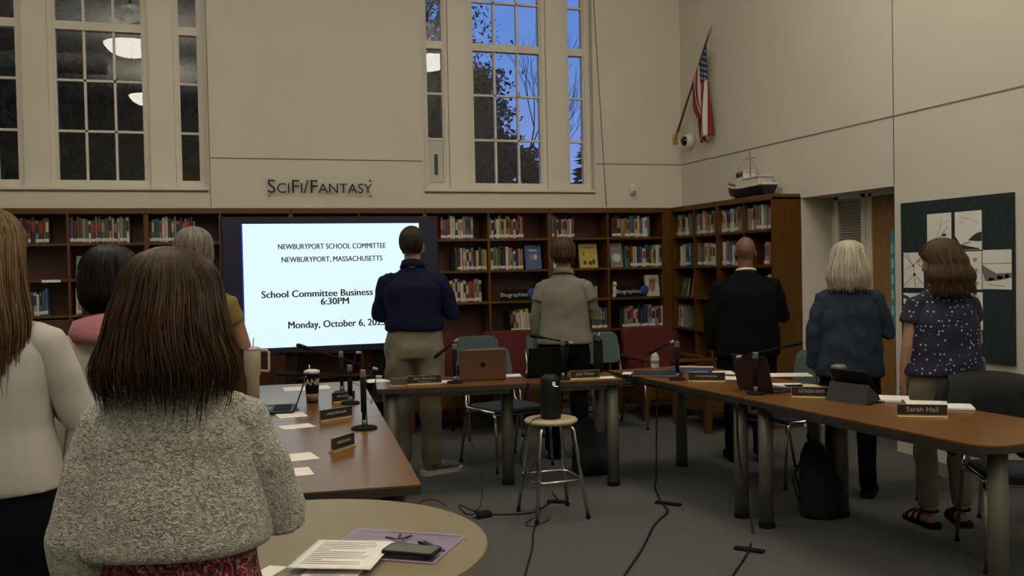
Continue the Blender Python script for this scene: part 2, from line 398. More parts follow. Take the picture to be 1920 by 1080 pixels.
for i in range(5):
    bookcase('bookcase', EDGES[i+1]-EDGES[i], .30, 2, LB[i], Matrix.Translation((EDGES[i],BF,0)), doors=i < 2)
# one more unit running out of the picture
RY = (9.242, 8.273, 7.302); RX = 4.80
def MR(y): return Matrix(((0,1,0,RX),(-1,0,0,y),(0,0,1,0),(0,0,0,1)))     # local x -> -Y, local y -> +X
bookcase('bookcase', RY[0]-RY[1], .30, 2, 'open oak bookcase on the side wall touching the room corner', MR(RY[0]))
bookcase('bookcase', RY[1]-RY[2], .30, 2, 'open oak bookcase on the side wall carrying the model boat', MR(RY[1]))
c_ = MB().box((EDGES[-1],BF+.0,0), (RX-.002,BF+.30,BH)).box((RX,RY[0]+.001,0), (RX+.30,BF+.30,BH))
tag(c_.obj('corner_filler', oak_v), 'vertical oak filler post where the two bookcase runs meet', 'panel')

# ------------------------------------------------------------------ books
rng = random.Random(5)
PAL = dict(white=(.52,.51,.47), cream=(.46,.41,.30), grey=(.20,.20,.19), black=(.016,.016,.018), navy=(.022,.03,.075), blue=(.05,.10,.23), red=(.28,.022,.022), maroon=(.11,.018,.02), tan=(.27,.17,.08), brown=(.09,.045,.022), green=(.05,.10,.05), olive=(.20,.18,.05), yellow=(.45,.34,.07), pink=(.40,.16,.20), teal=(.05,.15,.15), purple=(.10,.05,.14))
PM = {k: mat('book_'+k, v, .5, var=.12, vscale=30) for k, v in PAL.items()}
pages = mat('book_pages', (.55,.50,.40), .8)
splab = mat('spine_label', (.62,.60,.54), .6)
def make_book_mesh(k):
    m = MB()                     # unit book: spine at y=0 facing -y, x thickness 1, z height 1, y depth 1
    m.box((-.5,0,0), (-.44,1,1), 0).box((.44,0,0), (.5,1,1), 0)
    m.prism([(-.5,.03),(-.5,.0),(-.25,-.03),(.25,-.03),(.5,0),(.5,.03)], 0, 1, 0)
    m.box((-.44,.03,.015), (.44,.96,.985), 1)
    return m.mesh('book', [PM[k], pages])
BM = {k: make_book_mesh(k) for k in PAL}
LM = MB().box((-.47,-.048,.06), (.47,-.031,.19)).mesh('spine_label', splab)
TM = {k: MB().prism([(-.40,-.036),(.40,-.036),(.40,-.0305),(-.40,-.0305)], .45, .85).mesh('title_band', PM[k]) for k in ('cream','black','red','navy','tan')}
SHN = {5:'top shelf', 4:'second shelf', 3:'third shelf', 2:'fourth shelf', 1:'fifth shelf'}
LIGHT = ['white','white','cream','cream','grey','tan','olive','red','black','navy','blue','green','maroon','yellow','teal','pink']
DARK = ['black','black','navy','blue','grey','white','maroon','brown','green','purple','cream','tan','red','teal']
def book_run(M, x0, x1, shelf, nn, pal, bayname, lean=0., hmin=.19, hmax=.245, tops=None):
    z = SHZ[shelf]; x = x0; ws = [rng.uniform(.7,1.3) for _ in range(nn)]; sc = (x1-x0)/sum(ws)
    for i in range(nn):
        th = ws[i]*sc; k = rng.choice(pal) if tops is None or i >= len(tops) else tops[i]; hh = rng.uniform(hmin, hmax); dp = rng.uniform(.14,.19)
        o = link('book', BM[k]); o.scale = (th*.96, dp, hh)
        off = .035+rng.uniform(0,.02)
        R_ = Matrix.Rotation(lean, 4, 'Y') if lean else Matrix.Identity(4)
        o.matrix_world = M @ Matrix.Translation((x+th/2, off, z+abs(lean)*th*.5)) @ R_ @ Matrix.Diagonal((th*.96, dp, hh, 1))
        tag(o, '%s book, %s from left, %s, %s' % (k, ORD[min(i+1,20)], SHN[shelf], bayname), 'book', 'books on the oak shelves')
        if rng.random() < .85: link('spine_label', LM, o)
        if rng.random() < .55:
            link('title_band', TM[rng.choice([q for q in TM if q != k])], o)
        x += th
MBK = Matrix.Translation((0,BF,0))
def X(px): return aty(px, 430, BF+.05)[0]
BN = lambda k: 'bay numbered %s from the corner' % ORD[k]
def BN(k): return '%s window-wall bay from room corner' % ORD[k]
runs = [
 (10, 5, 36, 92, 8, DARK, 0), (10, 3, 52, 86, 6, ['blue','teal','white','cream','green'], 0),
 (9, 5, 131, 242, 19, DARK, 0), (9, 3, 138, 148, 2, ['grey','white'], 0),
 (8, 5, 280, 366, 17, DARK, 0), (8, 4, 280, 297, 3, ['white','cream','grey'], 0),
 (7, 5, 418, 500, 11, DARK, 0), (5, 5, 770, 796, 4, ['white','grey','cream'], 0),
 (6, 2, 690, 716, 5, ['red','maroon','black'], 0),
 (4, 5, 826, 887, 13, LIGHT, 0), (4, 4, 852, 911, 12, LIGHT, 0), (4, 3, 828, 900, 14, LIGHT, 0),
 (3, 5, 917, 981, 15, LIGHT, 0), (3, 4, 918, 980, 13, LIGHT, 0), (3, 2, 955, 1000, 9, LIGHT, -.08),
 (2, 5, 1034, 1076, 9, LIGHT, 0), (2, 4, 1035, 1050, 3, LIGHT, 0), (2, 2, 1106, 1140, 7, ['teal','navy','white','olive','blue','red','green'], 0),
 (1, 5, 1146, 1218, 14, LIGHT, 0), (1, 4, 1171, 1242, 15, LIGHT, 0), (1, 2, 1158, 1241, 15, ['tan','white','maroon','cream','black','black','white','navy','grey'], 0)]
for k, sh, a, b_, nn, pal, ln in runs: book_run(MBK, X(a), X(b_), sh, nn, pal, BN(k), ln)
def Yr(px): return RY[0]-atx(px, 430, RX+.05)[1]
def SN(k): return '%s side-wall bay from room corner' % ORD[k]
PALE = ['white','grey','white','cream','teal','blue','grey','tan','white','olive']
M0 = MR(RY[0])
for k, sh, a, b_, nn, pal, ln in [(1,5,1262,1296,8,PALE,0),(2,5,1301,1342,9,PALE,0),(3,5,1348,1391,9,PALE,0),(4,5,1399,1446,9,PALE,0),
    (1,4,1275,1296,5,PALE,0),(2,4,1301,1341,8,PALE,0),(3,4,1347,1375,6,PALE,0),(4,4,1432,1445,3,['pink','white','grey'],0),
    (1,2,1262,1284,5,['white','cream','tan','grey'],0),(4,2,1430,1445,3,['green','teal','blue'],0),(4,1,1430,1445,3,['black','navy','teal'],0),(4,3,1434,1445,2,['grey','white'],0)]:
    book_run(M0, max(.03,Yr(a)), Yr(b_), sh, nn, pal, SN(k), ln)
# face-out display books
def faceout(M, x0, x1, shelf, h, k, label, deco, yoff=.06, tilt=.16):
    o = root('display_book', (0,0,0), 0, label, 'book', 'books shown face out on the oak shelves')
    o.matrix_world = M @ Matrix.Translation(((x0+x1)/2, yoff, SHZ[shelf]+.002)) @ Matrix.Rotation(-tilt, 4, 'X')
    w_ = abs(x1-x0)
    MB().box((-w_/2,0,0), (w_/2,.004,h)).box((-w_/2,.018,0), (w_/2,.022,h)).box((-w_/2,0,0), (-w_/2+.004,.022,h)).obj('cover', PM[k], o)
    MB().box((-w_/2+.005,.004,.005), (w_/2-.003,.018,h-.005)).obj('page_block', pages, o)
    for (cx, cz, rx, rz, kk) in deco:
        m = MB(); m.add([(w_*(cx+rx*math.cos(t)), -.0012, h*(cz+rz*math.sin(t))) for t in np.linspace(0,2*math.pi,14)[:-1]]+[(w_*(cx+rx*math.cos(t)), -.0002, h*(cz+rz*math.sin(t))) for t in np.linspace(0,2*math.pi,14)[:-1]], [tuple(range(13)), tuple(range(25,12,-1))]+[(i,13+i,13+(i+1)%13,(i+1)%13) for i in range(13)])
        m.obj('cover_picture', PM[kk], o)
faceout(MBK, X(985), X(1015), 4, .255, 'blue', 'slate blue picture book shown face out on the second shelf', [(-.1,.5,.12,.12,'tan'),(.15,.5,.12,.12,'cream'),(0,.78,.3,.04,'white')])
faceout(MBK, X(1087), X(1121), 4, .26, 'yellow', 'yellow picture book shown face out on the second shelf', [(-.2,.22,.09,.09,'maroon'),(.1,.2,.1,.1,'brown'),(.28,.25,.07,.12,'navy'),(-.25,.6,.06,.1,'olive'),(0,.85,.35,.05,'tan')])
faceout(MBK, X(1145), X(1168), 4, .265, 'grey', 'grey book with a pale title block shown face out beside dark red books', [(0,.75,.3,.1,'pink'),(0,.4,.36,.18,'white')])
faceout(MBK, X(1210), X(1236), 3, .235, 'white', 'pale portrait book shown face out behind the biographies sign', [(0,.5,.25,.3,'tan'),(.1,.75,.3,.12,'grey')])
faceout(MBK, X(140), X(164), 4, .21, 'grey', 'grey picture book shown face out above the cupboard doors', [(0,.55,.3,.25,'white'),(.1,.5,.12,.15,'black')])
faceout(MBK, X(252), X(268), 4, .18, 'white', 'small white picture book shown face out near the divider', [(0,.5,.25,.25,'grey')])
faceout(M0, Yr(1274), Yr(1286), 3, .20, 'green', 'green picture book shown face out beside the pink one', [(0,.6,.25,.2,'olive')], .05)
faceout(M0, Yr(1285), Yr(1297), 3, .26, 'pink', 'pink picture book shown face out on the side bookcase', [(0,.25,.25,.12,'red'),(0,.75,.3,.08,'white')], .10)
# shelf signs
for xa, xb, xe, lab in ((936, 984, 993, 'black biographies shelf sign with a blue emblem left of the cream jacket'), (1152, 1197, 1204, 'black biographies shelf sign with a blue emblem beside the pale portrait book')):
    lab = lab.replace('with a blue emblem left of the cream jacket', 'below the slate blue picture book')
    o = root('shelf_sign', (0,BF+.02,SHZ[3]), 0, lab, 'sign', 'biographies shelf signs')
    x0, x1 = X(xa), X(xb)
    MB().box((x0,0,.0), (x1+.06,.012,.115)).obj('panel', matte_black, o)
    text_obj('lettering', 'Biographies', .062, mat('sign_white', (.6,.6,.58), .6), o, Matrix.Translation(((x0+x1)/2,-.0008,.062)) @ FACE_MY, sx=1.05)
    MB().ell((X(xe),-.004,.075), (.05,.008,.05), 14, 8).obj('emblem', mat('emblem_blue', (.02,.05,.28), .5), o, True)
o = root('figurine', (X(1152),BF+.075,SHZ[3]), 0, 'small pale ornament in the bay with a biographies sign', 'ornament')
MB().lathe([(.0,.115),(.02,.118),(.028,.14),(.02,.165),(.0,.175)], n=12).obj('head', splab, o, True); MB().lathe([(.03,0),(.034,.02),(.02,.07),(.03,.105),(.012,.12)], n=12).obj('torso', splab, o, True)
tag(MB().box((X(77),BF-.002,1.463), (X(112),BF+.006,1.487)).obj('shelf_label', paper_m), 'white paper label strip on the second shelf edge', 'label')
o = root('bookend', (X(1118),BF+.06,SHZ[3]), 0, 'small white metal bookend on the third shelf', 'bookend')
MB().box((-.002,0,0), (.002,.09,.13)).obj('upright', splab, o); MB().box((-.05,0,0), (-.002,.09,.002)).obj('foot', splab, o)

# ------------------------------------------------------------------ wall fittings
o = root('wall_sign', (0,0,0), 0, 'clear acrylic wall sign reading SciFi/Fantasy in black letters', 'sign')
sxa, sxb, sza, szb = .515, 1.575, 2.255, 2.455
MB().box((sxa,YB-.030,sza), (sxb,YB-.024,szb)).obj('acrylic_panel', acrylic, o)
for x in (sxa+.03, sxb-.03):
    for z in (sza+.022, szb-.022): MB().tube([(x,YB,z),(x,YB-.036,z)], .009, 10).obj('standoff', greymet, o)
tx = text_obj('lettering', 'SciFi/Fantasy', .19, ink, o, Matrix.Identity(4), smallcaps=.74, extrude=.0015)
bb = [v.co.x for v in tx.data.vertices]; wx = max(bb)-min(bb)
tx.data.transform(Matrix.Translation(((sxa+sxb)/2,YB-.033,2.357)) @ FACE_MY @ Matrix.Diagonal((1.035/wx,1.0,1,1)) @ Matrix.Translation((-(max(bb)+min(bb))/2,0,0)))
# motion detector
p = aty(1185,355,YB)
o = root('motion_detector', (p.x,YB,p.z), 0, 'small cream motion detector on the back wall above the bookcase', 'detector')
MB().bbox((-.032,-.02,-.01), (.032,-.0,.055), .006).obj('bracket', white_m, o); MB().bbox((-.028,-.06,-.055), (.028,-.015,.02), .008).obj('housing', white_m, o)
MB().box((-.02,-.062,-.05), (.02,-.0595,-.02)).obj('lens', mat('lens_grey', (.25,.25,.23), .4), o)
# dome camera on the side wall
o = root('dome_camera', (XR,9.326,2.876), 0, 'white security camera with dark dome on the side wall under the flag', 'camera')
MB().lathe([(.085,0),(.088,.03),(.075,.07),(.062,.085)], n=24, M=Matrix.Rotation(-math.pi/2,4,'Y')).obj('housing', white_m, o, True)
MB().ell((-.075,-.0,.0), (.055,.055,.055), 16, 10).obj('dome', mat('dome_black', (.01,.012,.01), .1), o, True)
# flag on a pole
B0 = Vector((5.03,YB-.004,2.93)); B1 = Vector((5.03,8.77,3.935)); dv = (B1-B0); PL = dv.length; dv.normalize()
o = root('flag', (0,0,0), 0, 'stars and stripes flag drooping from a wooden pole on the wall', 'flag')
MB().tube([B0+dv*.02, B0+dv*.6, B1], [.013,.012,.011], 12).obj('pole', wood('pole_wood', (.17,.10,.035), (.12,.07,.025), .4, (9,9,1), 8), o, True)
MB().lathe([(.012,-.02),(.02,.0),(.02,.03),(.010,.045),(.016,.06),(.0,.085)], n=14, M=Matrix.Translation(B1) @ dv.to_track_quat('Z','Y').to_matrix().to_4x4()).obj('finial', gold, o, True)
mb_ = MB().box((B0.x-.03,YB-.012,B0.z-.06), (B0.x+.03,YB,B0.z+.06)); mb_.tube([B0, B0+dv*.1], .019, 12); mb_.obj('bracket', gold, o)
NU, NV = 52, 40; grid = np.zeros((NU+1,NV+1,3)); idx = []
def fold(u, v):
    # u 0..1 along the hoist from the peak down the pole, v 0..1 along the fly
    s = PL-.05-u*.52; base = B0+dv*s
    # the fly hangs down and the folds gather beneath the peak
    g = min(1, v*1.6); gx = B1.y+.06+ (base.y-B1.y)*(1-.62*g)
    zz = base.z-.02-v*(1.02-.34*u)-.03*math.sin(6*v)
    yy = base.y*(1-g)+gx*g
    xx = base.x-.012+ (.055*v**.6)*math.sin(u*15+v*2.5)+.02*math.sin(u*6-v*4)*v
    yy += .02*v*math.sin(u*11+2+v*3)
    yy -= .10*v*v*.6
    return (xx, yy, zz)
vs = [fold(i/NU, j/NV) for i in range(NU+1) for j in range(NV+1)]
fs = []; mi = []
for i in range(NU):
    for j in range(NV):
        fs.append((i*(NV+1)+j, i*(NV+1)+j+1, (i+1)*(NV+1)+j+1, (i+1)*(NV+1)+j))
        st = i//4
        mi.append(2 if (i < 28 and j < 14) else (0 if st % 2 == 0 else 1))
m_ = MB(); m_.v = vs; m_.f = fs; m_.m = mi
fl = m_.obj('cloth', [mat('flag_red', (.22,.012,.02), .8), mat('flag_white', (.60,.57,.52), .8), mat('flag_blue', (.015,.02,.075), .8)], o, True)
sd = fl.modifiers.new('thick', 'SOLIDIFY'); sd.thickness = .0015
sm = MB()
for r in range(9):
    for c in range(6 if r % 2 == 0 else 5):
        u = (r+.6)/9*28/NU; v = ((c+.7)/6.2 if r % 2 == 0 else (c+1.2)/6.2)*14/NV
        p = Vector(fold(u, v)); du = (Vector(fold(u+.01, v))-p).normalized(); dvv = (Vector(fold(u, v+.01))-p).normalized(); nn = du.cross(dvv).normalized()
        for sg in (1,-1):
            pts = []
            for q in range(10):
                a = q*math.pi/5; rr = .015 if q % 2 == 0 else .006
                pts.append(p+nn*(.003*sg)+du*(rr*math.cos(a))+dvv*(rr*math.sin(a)))
            sm.add(pts, [tuple(range(10))])
sm.obj('stars', mat('flag_white', (0,0,0)), o)
# model boat on the side bookcase
bc = Vector((RX+.15, 7.93, BH))
o = root('model_boat', bc, 0, 'black and white model fishing boat on top of the side bookcase', 'model boat')
L_ = .36; hull = []; st = np.linspace(-1,1,15)
def hullr(t):
    wd = .105*(1-max(0,t)**2.2)**.8 if t < .98 else .004
    wd = wd*(.85+.15*min(1,(t+1)*2)); sh = .115+.055*max(0,t)**1.6+.012*t*t
    return max(wd,.004), sh
V_ = []; 
for t in st:
    wd, sh = hullr(t); y = t*L_; kz = .012+.05*max(0,t)**3
    V_ += [(-wd,y,sh),(-wd*.92,y,sh*.62+.01),(-wd*.6,y*.98,kz+.015),(0,y*.96,kz),(wd*.6,y*.98,kz+.015),(wd*.92,y,sh*.62+.01),(wd,y,sh)]
fs = []; n7 = 7
for i in range(14):
    for k in range(6): fs.append((i*n7+k, (i+1)*n7+k, (i+1)*n7+k+1, i*n7+k+1))
    fs.append((i*n7+6, (i+1)*n7+6, (i+1)*n7, i*n7))
fs += [tuple(range(7)), tuple(range(14*7+6,14*7-1,-1))]
MB().add(V_, fs).obj('hull', mat('hull_black', (.012,.012,.014), .35), o)
bm_w = mat('boat_white', (.66,.64,.57), .45)
m_ = MB()
for sg in (-1,1):
    m_.tube([(sg*hullr(t)[0],t*L_,hullr(t)[1]-.012) for t in st], .012, 6)
m_.tube([(-hullr(-1)[0],-L_,hullr(-1)[1]-.012),(hullr(-1)[0],-L_,hullr(-1)[1]-.012)], .012, 6)
m_.obj('bulwark', bm_w, o)
MB().prism(rrect(-.075,-.30,.075,.12,.02), .115, .185).obj('cabin', bm_w, o)
w_ = MB().prism([(-.065,-.02),(.065,-.02),(.055,.11),(-.055,.11)], .185, .265).obj('wheelhouse', bm_w, o)
for yy in (.0,.045,.085): MB().box((-.0665,yy,.215), (-.058,yy+.025,.25)).obj('window', ink, w_)
MB().box((-.05,.108,.215), (.05,.1125,.25)).obj('window', ink, w_)
MB().prism(rrect(-.07,-.035,.07,.125,.02), .265, .275).obj('roof', bm_w, o)
MB().prism(rrect(-.085,-.315,.085,.0,.02), .186, .196).obj('upper_deck', bm_w, o)
MB().tube([(0,-.04,.195),(0,-.04,.47)], [.006,.003], 6).tube([(-.0,-.12,.385),(0,.04,.385)], .004, 6).tube([(0,-.04,.40),(0,-.2,.21)], .002, 5).tube([(0,-.04,.44),(0,.34,.19)], .0015, 5).obj('mast', greymet, o)
MB().box((-.06,-.2,0), (.06,-.16,.03)).box((-.06,.12,0), (.06,.16,.03)).obj('cradle', mat('hull_black', (0,0,0)), o)
MB().tube([(-.08,-.34,.15),(-.08,-.34,.2),(.08,-.34,.2),(.08,-.34,.15)], .003, 5).obj('railing', bm_w, o)
# pinned board with drawings
BY0, BY1, BZ0, BZ1 = 4.925, 5.991, .79, 1.949
o = root('notice_board', (0,0,0), 0, 'dark green fabric notice board on the side wall', 'notice board')
MB().box((XR-.022,BY0,BZ0), (XR,BY1,BZ1)).obj('panel', mat('board_fabric', (.013,.027,.031), .95, var=.35, vscale=40, bump=.6, bscale=150), o)
def bz(px, py): p = atx(px, py, XR-.024); return p.y, p.z
def sheet(corners, label, draw, kind):
    """corners: pixel box of the sheet on the board; the drawing is laid out 0..1 across the sheet"""
    (xa, ya), (xb, yb) = corners
    y0, z1 = bz(xa, ya); y1, z0 = bz(xb, yb)
    y1 = min(y0, y1) if y1 < y0 else y1
    o = root('ink_drawing', (0,0,0), 0, label, 'drawing', 'ink drawings pinned to the notice board')
    MB().box((XR-.0245,y1,z0), (XR-.0225,y0,z1)).obj('sheet', paper_m, o)
    for polys, m in draw:
        for P in polys:
            g = MB(); n = len(P); q = [(XR-.0255, y0+(y1-y0)*a, z0+(z1-z0)*c) for a, c in P]+[(XR-.0246, y0+(y1-y0)*a, z0+(z1-z0)*c) for a, c in P]
            g.add(q, [tuple(range(n)), tuple(range(2*n-1,n-1,-1))]+[(i,n+i,n+(i+1)%n,(i+1)%n) for i in range(n)])
            g.obj('ink_area', m, o)
def blobp(cx, cy, rx, ry, n=12, j=.25, seed=1):
    R = random.Random(seed); return [(cx+rx*math.cos(t)*(1+R.uniform(-j,j)), cy+ry*math.sin(t)*(1+R.uniform(-j,j))) for t in np.linspace(0,2*math.pi,n+1)[:-1]]
def lin(a, b_, w_=.012):
    dx, dy = b_[0]-a[0], b_[1]-a[1]; l = math.hypot(dx,dy) or 1; nx, ny = -dy/l*w_, dx/l*w_
    return [(a[0]+nx,a[1]+ny),(b_[0]+nx,b_[1]+ny),(b_[0]-nx,b_[1]-ny),(a[0]-nx,a[1]-ny)]
sheet(((1738,402),(1784,470)), 'ink drawing of a thin curling plant on white paper', [([blobp(.35,.30,.07,.05,seed=2), blobp(.72,.42,.09,.04,seed=3), blobp(.5,.2,.05,.04,seed=4)], ink), ([lin((.3,.2),(.85,.62)), lin((.6,.9),(.55,.6),.008), lin((.35,.3),(.6,.7),.008), lin((.75,.75),(.9,.8),.006)], greyink)], 0)
sheet(((1790,398),(1841,468)), 'ink drawing of dark rocks in a pale sea', [([[(0,.02),(0,.38),(.08,.30),(.2,.16),(.5,.10),(.9,.04),(.9,.01)], [(.5,.25),(.62,.33),(.8,.42),(1,.46),(1,.22),(.8,.22)]], ink), ([lin((.2,.85),(.6,.8),.006), lin((.2,.7),(.3,.76),.006), lin((.7,.74),(.9,.66),.006), lin((.3,.16),(.6,.2),.02)], greyink)], 0)
sheet(((1694,474),(1732,540)), 'ink drawing of crossing branches with dark berries', [([blobp(.5,.62,.05,.03,seed=5), blobp(.55,.38,.06,.04,seed=6)], ink), ([lin((0,.95),(.5,.65)), lin((.2,1),(.45,.62)), lin((.5,.62),(1,.95)), lin((.5,.62),(.6,0),.016), lin((0,.05),(.55,.38)), lin((1,.1),(.55,.38)), lin((0,.5),(.5,.62),.008)], greyink)], 0)
sheet(((1694,549),(1732,612)), 'ink drawing of a bold dark curve under the branch drawing', [([[(0,.85),(.2,.8),(.4,.65),(.6,.72),(1,.7),(1,.78),(.5,.82),(0,.95)], [(.0,.6),(.3,.45),(.6,.2),(.64,.25),(.35,.52),(0,.68)]], ink), ([lin((.1,.3),(.9,.1)), lin((.5,.5),(.9,.4))], greyink)], 0)
sheet(((1790,472),(1841,543)), 'ink drawing of an even pattern of small grey blossoms', [([blobp(.18+.3*(k%3),.18+.3*(k//3),.085,.06,9,.45,seed=k) for k in range(9)], greyink)], 0)
sheet(((1842,469),(1897,543)), 'ink drawing of a shaded hill above rough water', [([[(0,.45),(0,.62),(.2,.52),(.5,.4),(1,.42),(1,.3),(.5,.22),(.1,.2)]], mat('mid_grey_ink', (.16,.16,.155), .8)), ([lin((0,.65),(1,.66),.010), blobp(.3,.25,.1,.04,seed=11), blobp(.6,.3,.12,.04,seed=12), blobp(.85,.33,.08,.05,seed=14), lin((.2,.12),(.8,.08),.01)], greyink)], 0)
sheet(((1800,547),(1843,619)), 'ink drawing of tall dark reeds low on the board', [([blobp(.72,.35,.07,.16,14,.5,seed=21), blobp(.8,.62,.04,.1,seed=22)], ink), ([lin((.6,.1),(.75,.8)), lin((.85,.1),(.8,.9)), lin((.4,.05),(.5,.6),.006)], greyink)], 0)
sheet(((1740,474),(1786,541)), 'ink drawing of a faint shoreline hidden behind curly brown hair', [([lin((0,.4),(1,.45),.01), lin((.1,.2),(.9,.15),.01)], greyink)], 0)

# ------------------------------------------------------------------ trees and ground outside
struct(MB().box((-60,YB+.36,-.6), (60,90,-.5)).obj('ground_outside', mat('night_lawn', (.02,.03,.015), .95, var=.3, vscale=2)), 'dark lawn beyond the windows')
leafd = mat('dark_leaves', (.012,.020,.012), .8, var=.4, vscale=3); bark = mat('dark_bark', (.02,.016,.012), .9)
needle = mat('dark_needles', (.008,.016,.011), .85)
def leaves(c, rad, n, size, seed, clumps=30):
    R = np.random.default_rng(seed); cl = R.normal(size=(clumps,3)); cl /= np.linalg.norm(cl, axis=1)[:,None]; cl *= R.uniform(.35,1,(clumps,1))
    k = R.integers(0, clumps, n); P = cl[k]+R.normal(size=(n,3))*.13; P = P*np.array(rad)+np.array(c)
    a = R.normal(size=(n,3)); a /= np.linalg.norm(a,axis=1)[:,None]; b_ = np.cross(a, R.normal(size=(n,3))); b_ /= np.linalg.norm(b_,axis=1)[:,None]
    s = size*R.uniform(.6,1.3,(n,1))
    V = np.stack([P-a*s, P+b_*s*.45, P+a*s, P-b_*s*.45], 1).reshape(-1,3)
    me = bpy.data.meshes.new('foliage'); me.vertices.add(4*n); me.vertices.foreach_set('co', V.ravel()); me.loops.add(4*n); me.loops.foreach_set('vertex_index', np.arange(4*n)); me.polygons.add(n)
    me.polygons.foreach_set('loop_start', np.arange(0,4*n,4)); me.polygons.foreach_set('loop_total', np.full(n,4)); me.update(calc_edges=True); me.validate(); me.materials.append(leafd)
    return me, cl*np.array(rad)+np.array(c)
def tree(label, base, c, rad, n, size, seed, clumps=30):
    o = root('leafy_tree', base, 0, label, 'tree', 'dark trees beyond the windows'); c = Vector(c)-Vector(base)
    me, cl = leaves(c, rad, n, size, seed, clumps); fo = link('foliage', me, o); fo['kind'] = 'stuff'
    t = MB().tube([(0,0,0),(0.1,0,c.z*.5),tuple(c)], [.28,.22,.10], 8)
    for q in cl: q = Vector(q); t.tube([tuple(c-Vector((0,0,rad[2]*.5))), tuple((q+c)/2-Vector((0,0,.3))), tuple(q)], [.03,.018,.006], 5)
    t.obj('trunk', bark, o)
def conifer(label, base, h, r, seed):
    R = random.Random(seed); o = root('conifer', base, 0, label, 'tree', 'dark trees beyond the windows')
    MB().tube([(0,0,0),(0,0,h)], [.2,.02], 8).obj('trunk', bark, o)
    m = MB()
    for k in range(int(h*9)):
        z = .4+(h-.5)*k/(h*9); rr = r*(1-z/h)**.85+.08
        for q in range(12):
            a = R.uniform(0,6.28); L = rr*R.uniform(.7,1.1); p0 = Vector((0,0,z)); p1 = Vector((math.cos(a)*L, math.sin(a)*L, z-.18*L+R.uniform(-.1,.1)))
            sd = Vector((-math.sin(a),math.cos(a),0))*L*.13
            m.add([p0, p0.lerp(p1,.6)+sd, p1, p0.lerp(p1,.6)-sd, p0.lerp(p1,.55)+Vector((0,0,-.14*L))], [(0,1,2,3),(0,4,2),(1,4,3)])
    f = m.obj('needles', needle, o); f['kind'] = 'stuff'
def gp(px, Y): p = aty(px, 300, Y); return (p.x, Y, -.5)
tree('broad leafy tree reaching across the left of the dusk window', gp(745,17), aty(745,70,17), (2.0,1.2,1.9), 7000, .05, 3, 170)
tree('leafy tree spreading below the broad tree in the dusk window', gp(850,16), aty(835,205,16), (1.15,1.0,.85), 11000, .055, 4, 110)
tree('dense low leafy tree at the foot of the dusk window', gp(880,15), aty(880,300,15), (.95,.9,.62), 14000, .06, 14, 120)
tree('dense leafy tree filling the dark window', gp(180,15), aty(170,150,15), (3.0,1.6,2.9), 26000, .17, 5, 120)
tree('dense leafy tree behind the tree filling the dark window', gp(280,19), aty(270,120,19), (2.7,1.6,3.6), 22000, .20, 6, 110)
tree('dense leafy tree at the edge of the dark window', gp(-40,17), aty(-30,130,17), (2.8,1.6,3.4), 20000, .18, 7, 110)
tree('small leafy tree low behind the dusk window', gp(1000,17), aty(990,315,17), (.5,.7,.40), 1000, .045, 8, 40)
conifer('dark conifer beyond the narrow right light of the dusk window', gp(1100,26), 6.2, 1.5, 1)
conifer('dark conifer between the leafy trees beyond the dusk window', gp(885,26), 6.3, 2.4, 2)
conifer('low dark conifer beyond the middle of the dusk window', gp(950,29), 5.6, 2.3, 3)
conifer('dark conifer behind the small pale panel of the dusk window', gp(800,24), 6.0, 2.6, 4)
conifer('small dark conifer beneath the bare tree', gp(1045,32), 5.2, 2.3, 5)
o = root('bare_tree', gp(1022,21), 0, 'bare branched tree against the dusk sky', 'tree', 'dark trees beyond the windows')
R = random.Random(9); m = MB()
def br(p, d, L, r, dep):
    q = p+d*L; mid = p+d*(L*.5)+Vector((R.uniform(-.05,.05),R.uniform(-.05,.05),0))*L
    m.tube([p, mid, q], [r, r*.85, r*.65], 5, cap=False)
    if dep == 0: return
    for k in range(3 if dep > 2 else 2):
        v = (d+Vector((R.uniform(-.6,.6),R.uniform(-.6,.6),R.uniform(-.05,.45)))).normalized(); br(q if k else p+d*(L*.7), v, L*R.uniform(.62,.85), r*.6, dep-1)
br(Vector((0,0,0)), Vector((-.03,0,1)), 2.3, .07, 6)
m.obj('branches', bark, o)
# ------------------------------------------------------------------ big screen on a stand
TY = 7.55
a = aty(416,410,TY); b_ = aty(824,648,TY); tx0, tx1, tz0, tz1 = a.x, b_.x, b_.z, a.z
o = root('television', (0,0,0), 0, 'large black television showing a pale blue meeting slide', 'television')
MB().bbox((tx0-.012,TY,tz0-.016), (tx1+.012,TY+.06,tz1+.012), .006).obj('housing', black, o)
MB().box((tx0,TY-.0015,tz0), (tx1,TY-.0002,tz1)).obj('display', mat('display_dark', (.008,.009,.020), .25, emit=.35), o)
q0 = aty(454,420,TY); q1 = aty(790,640,TY)
sl = MB().box((q0.x,TY-.003,q1.z), (q1.x,TY-.0018,q0.z)).obj('slide', mat('slide_light', (.74,.95,1.0), .5, emit=1.0), o)
MATS['slide_light'].node_tree.nodes['Principled BSDF'].inputs['Base Color'].default_value = (.02,.02,.02,1)
MB().box((q0.x-.010,TY-.0028,q1.z), (q0.x,TY-.0018,q0.z)).obj('blue_fringe', mat('fringe_blue', (.02,.02,.55), .5, emit=.35), o)
slt = mat('slide_text', (.02,.02,.022), .6)
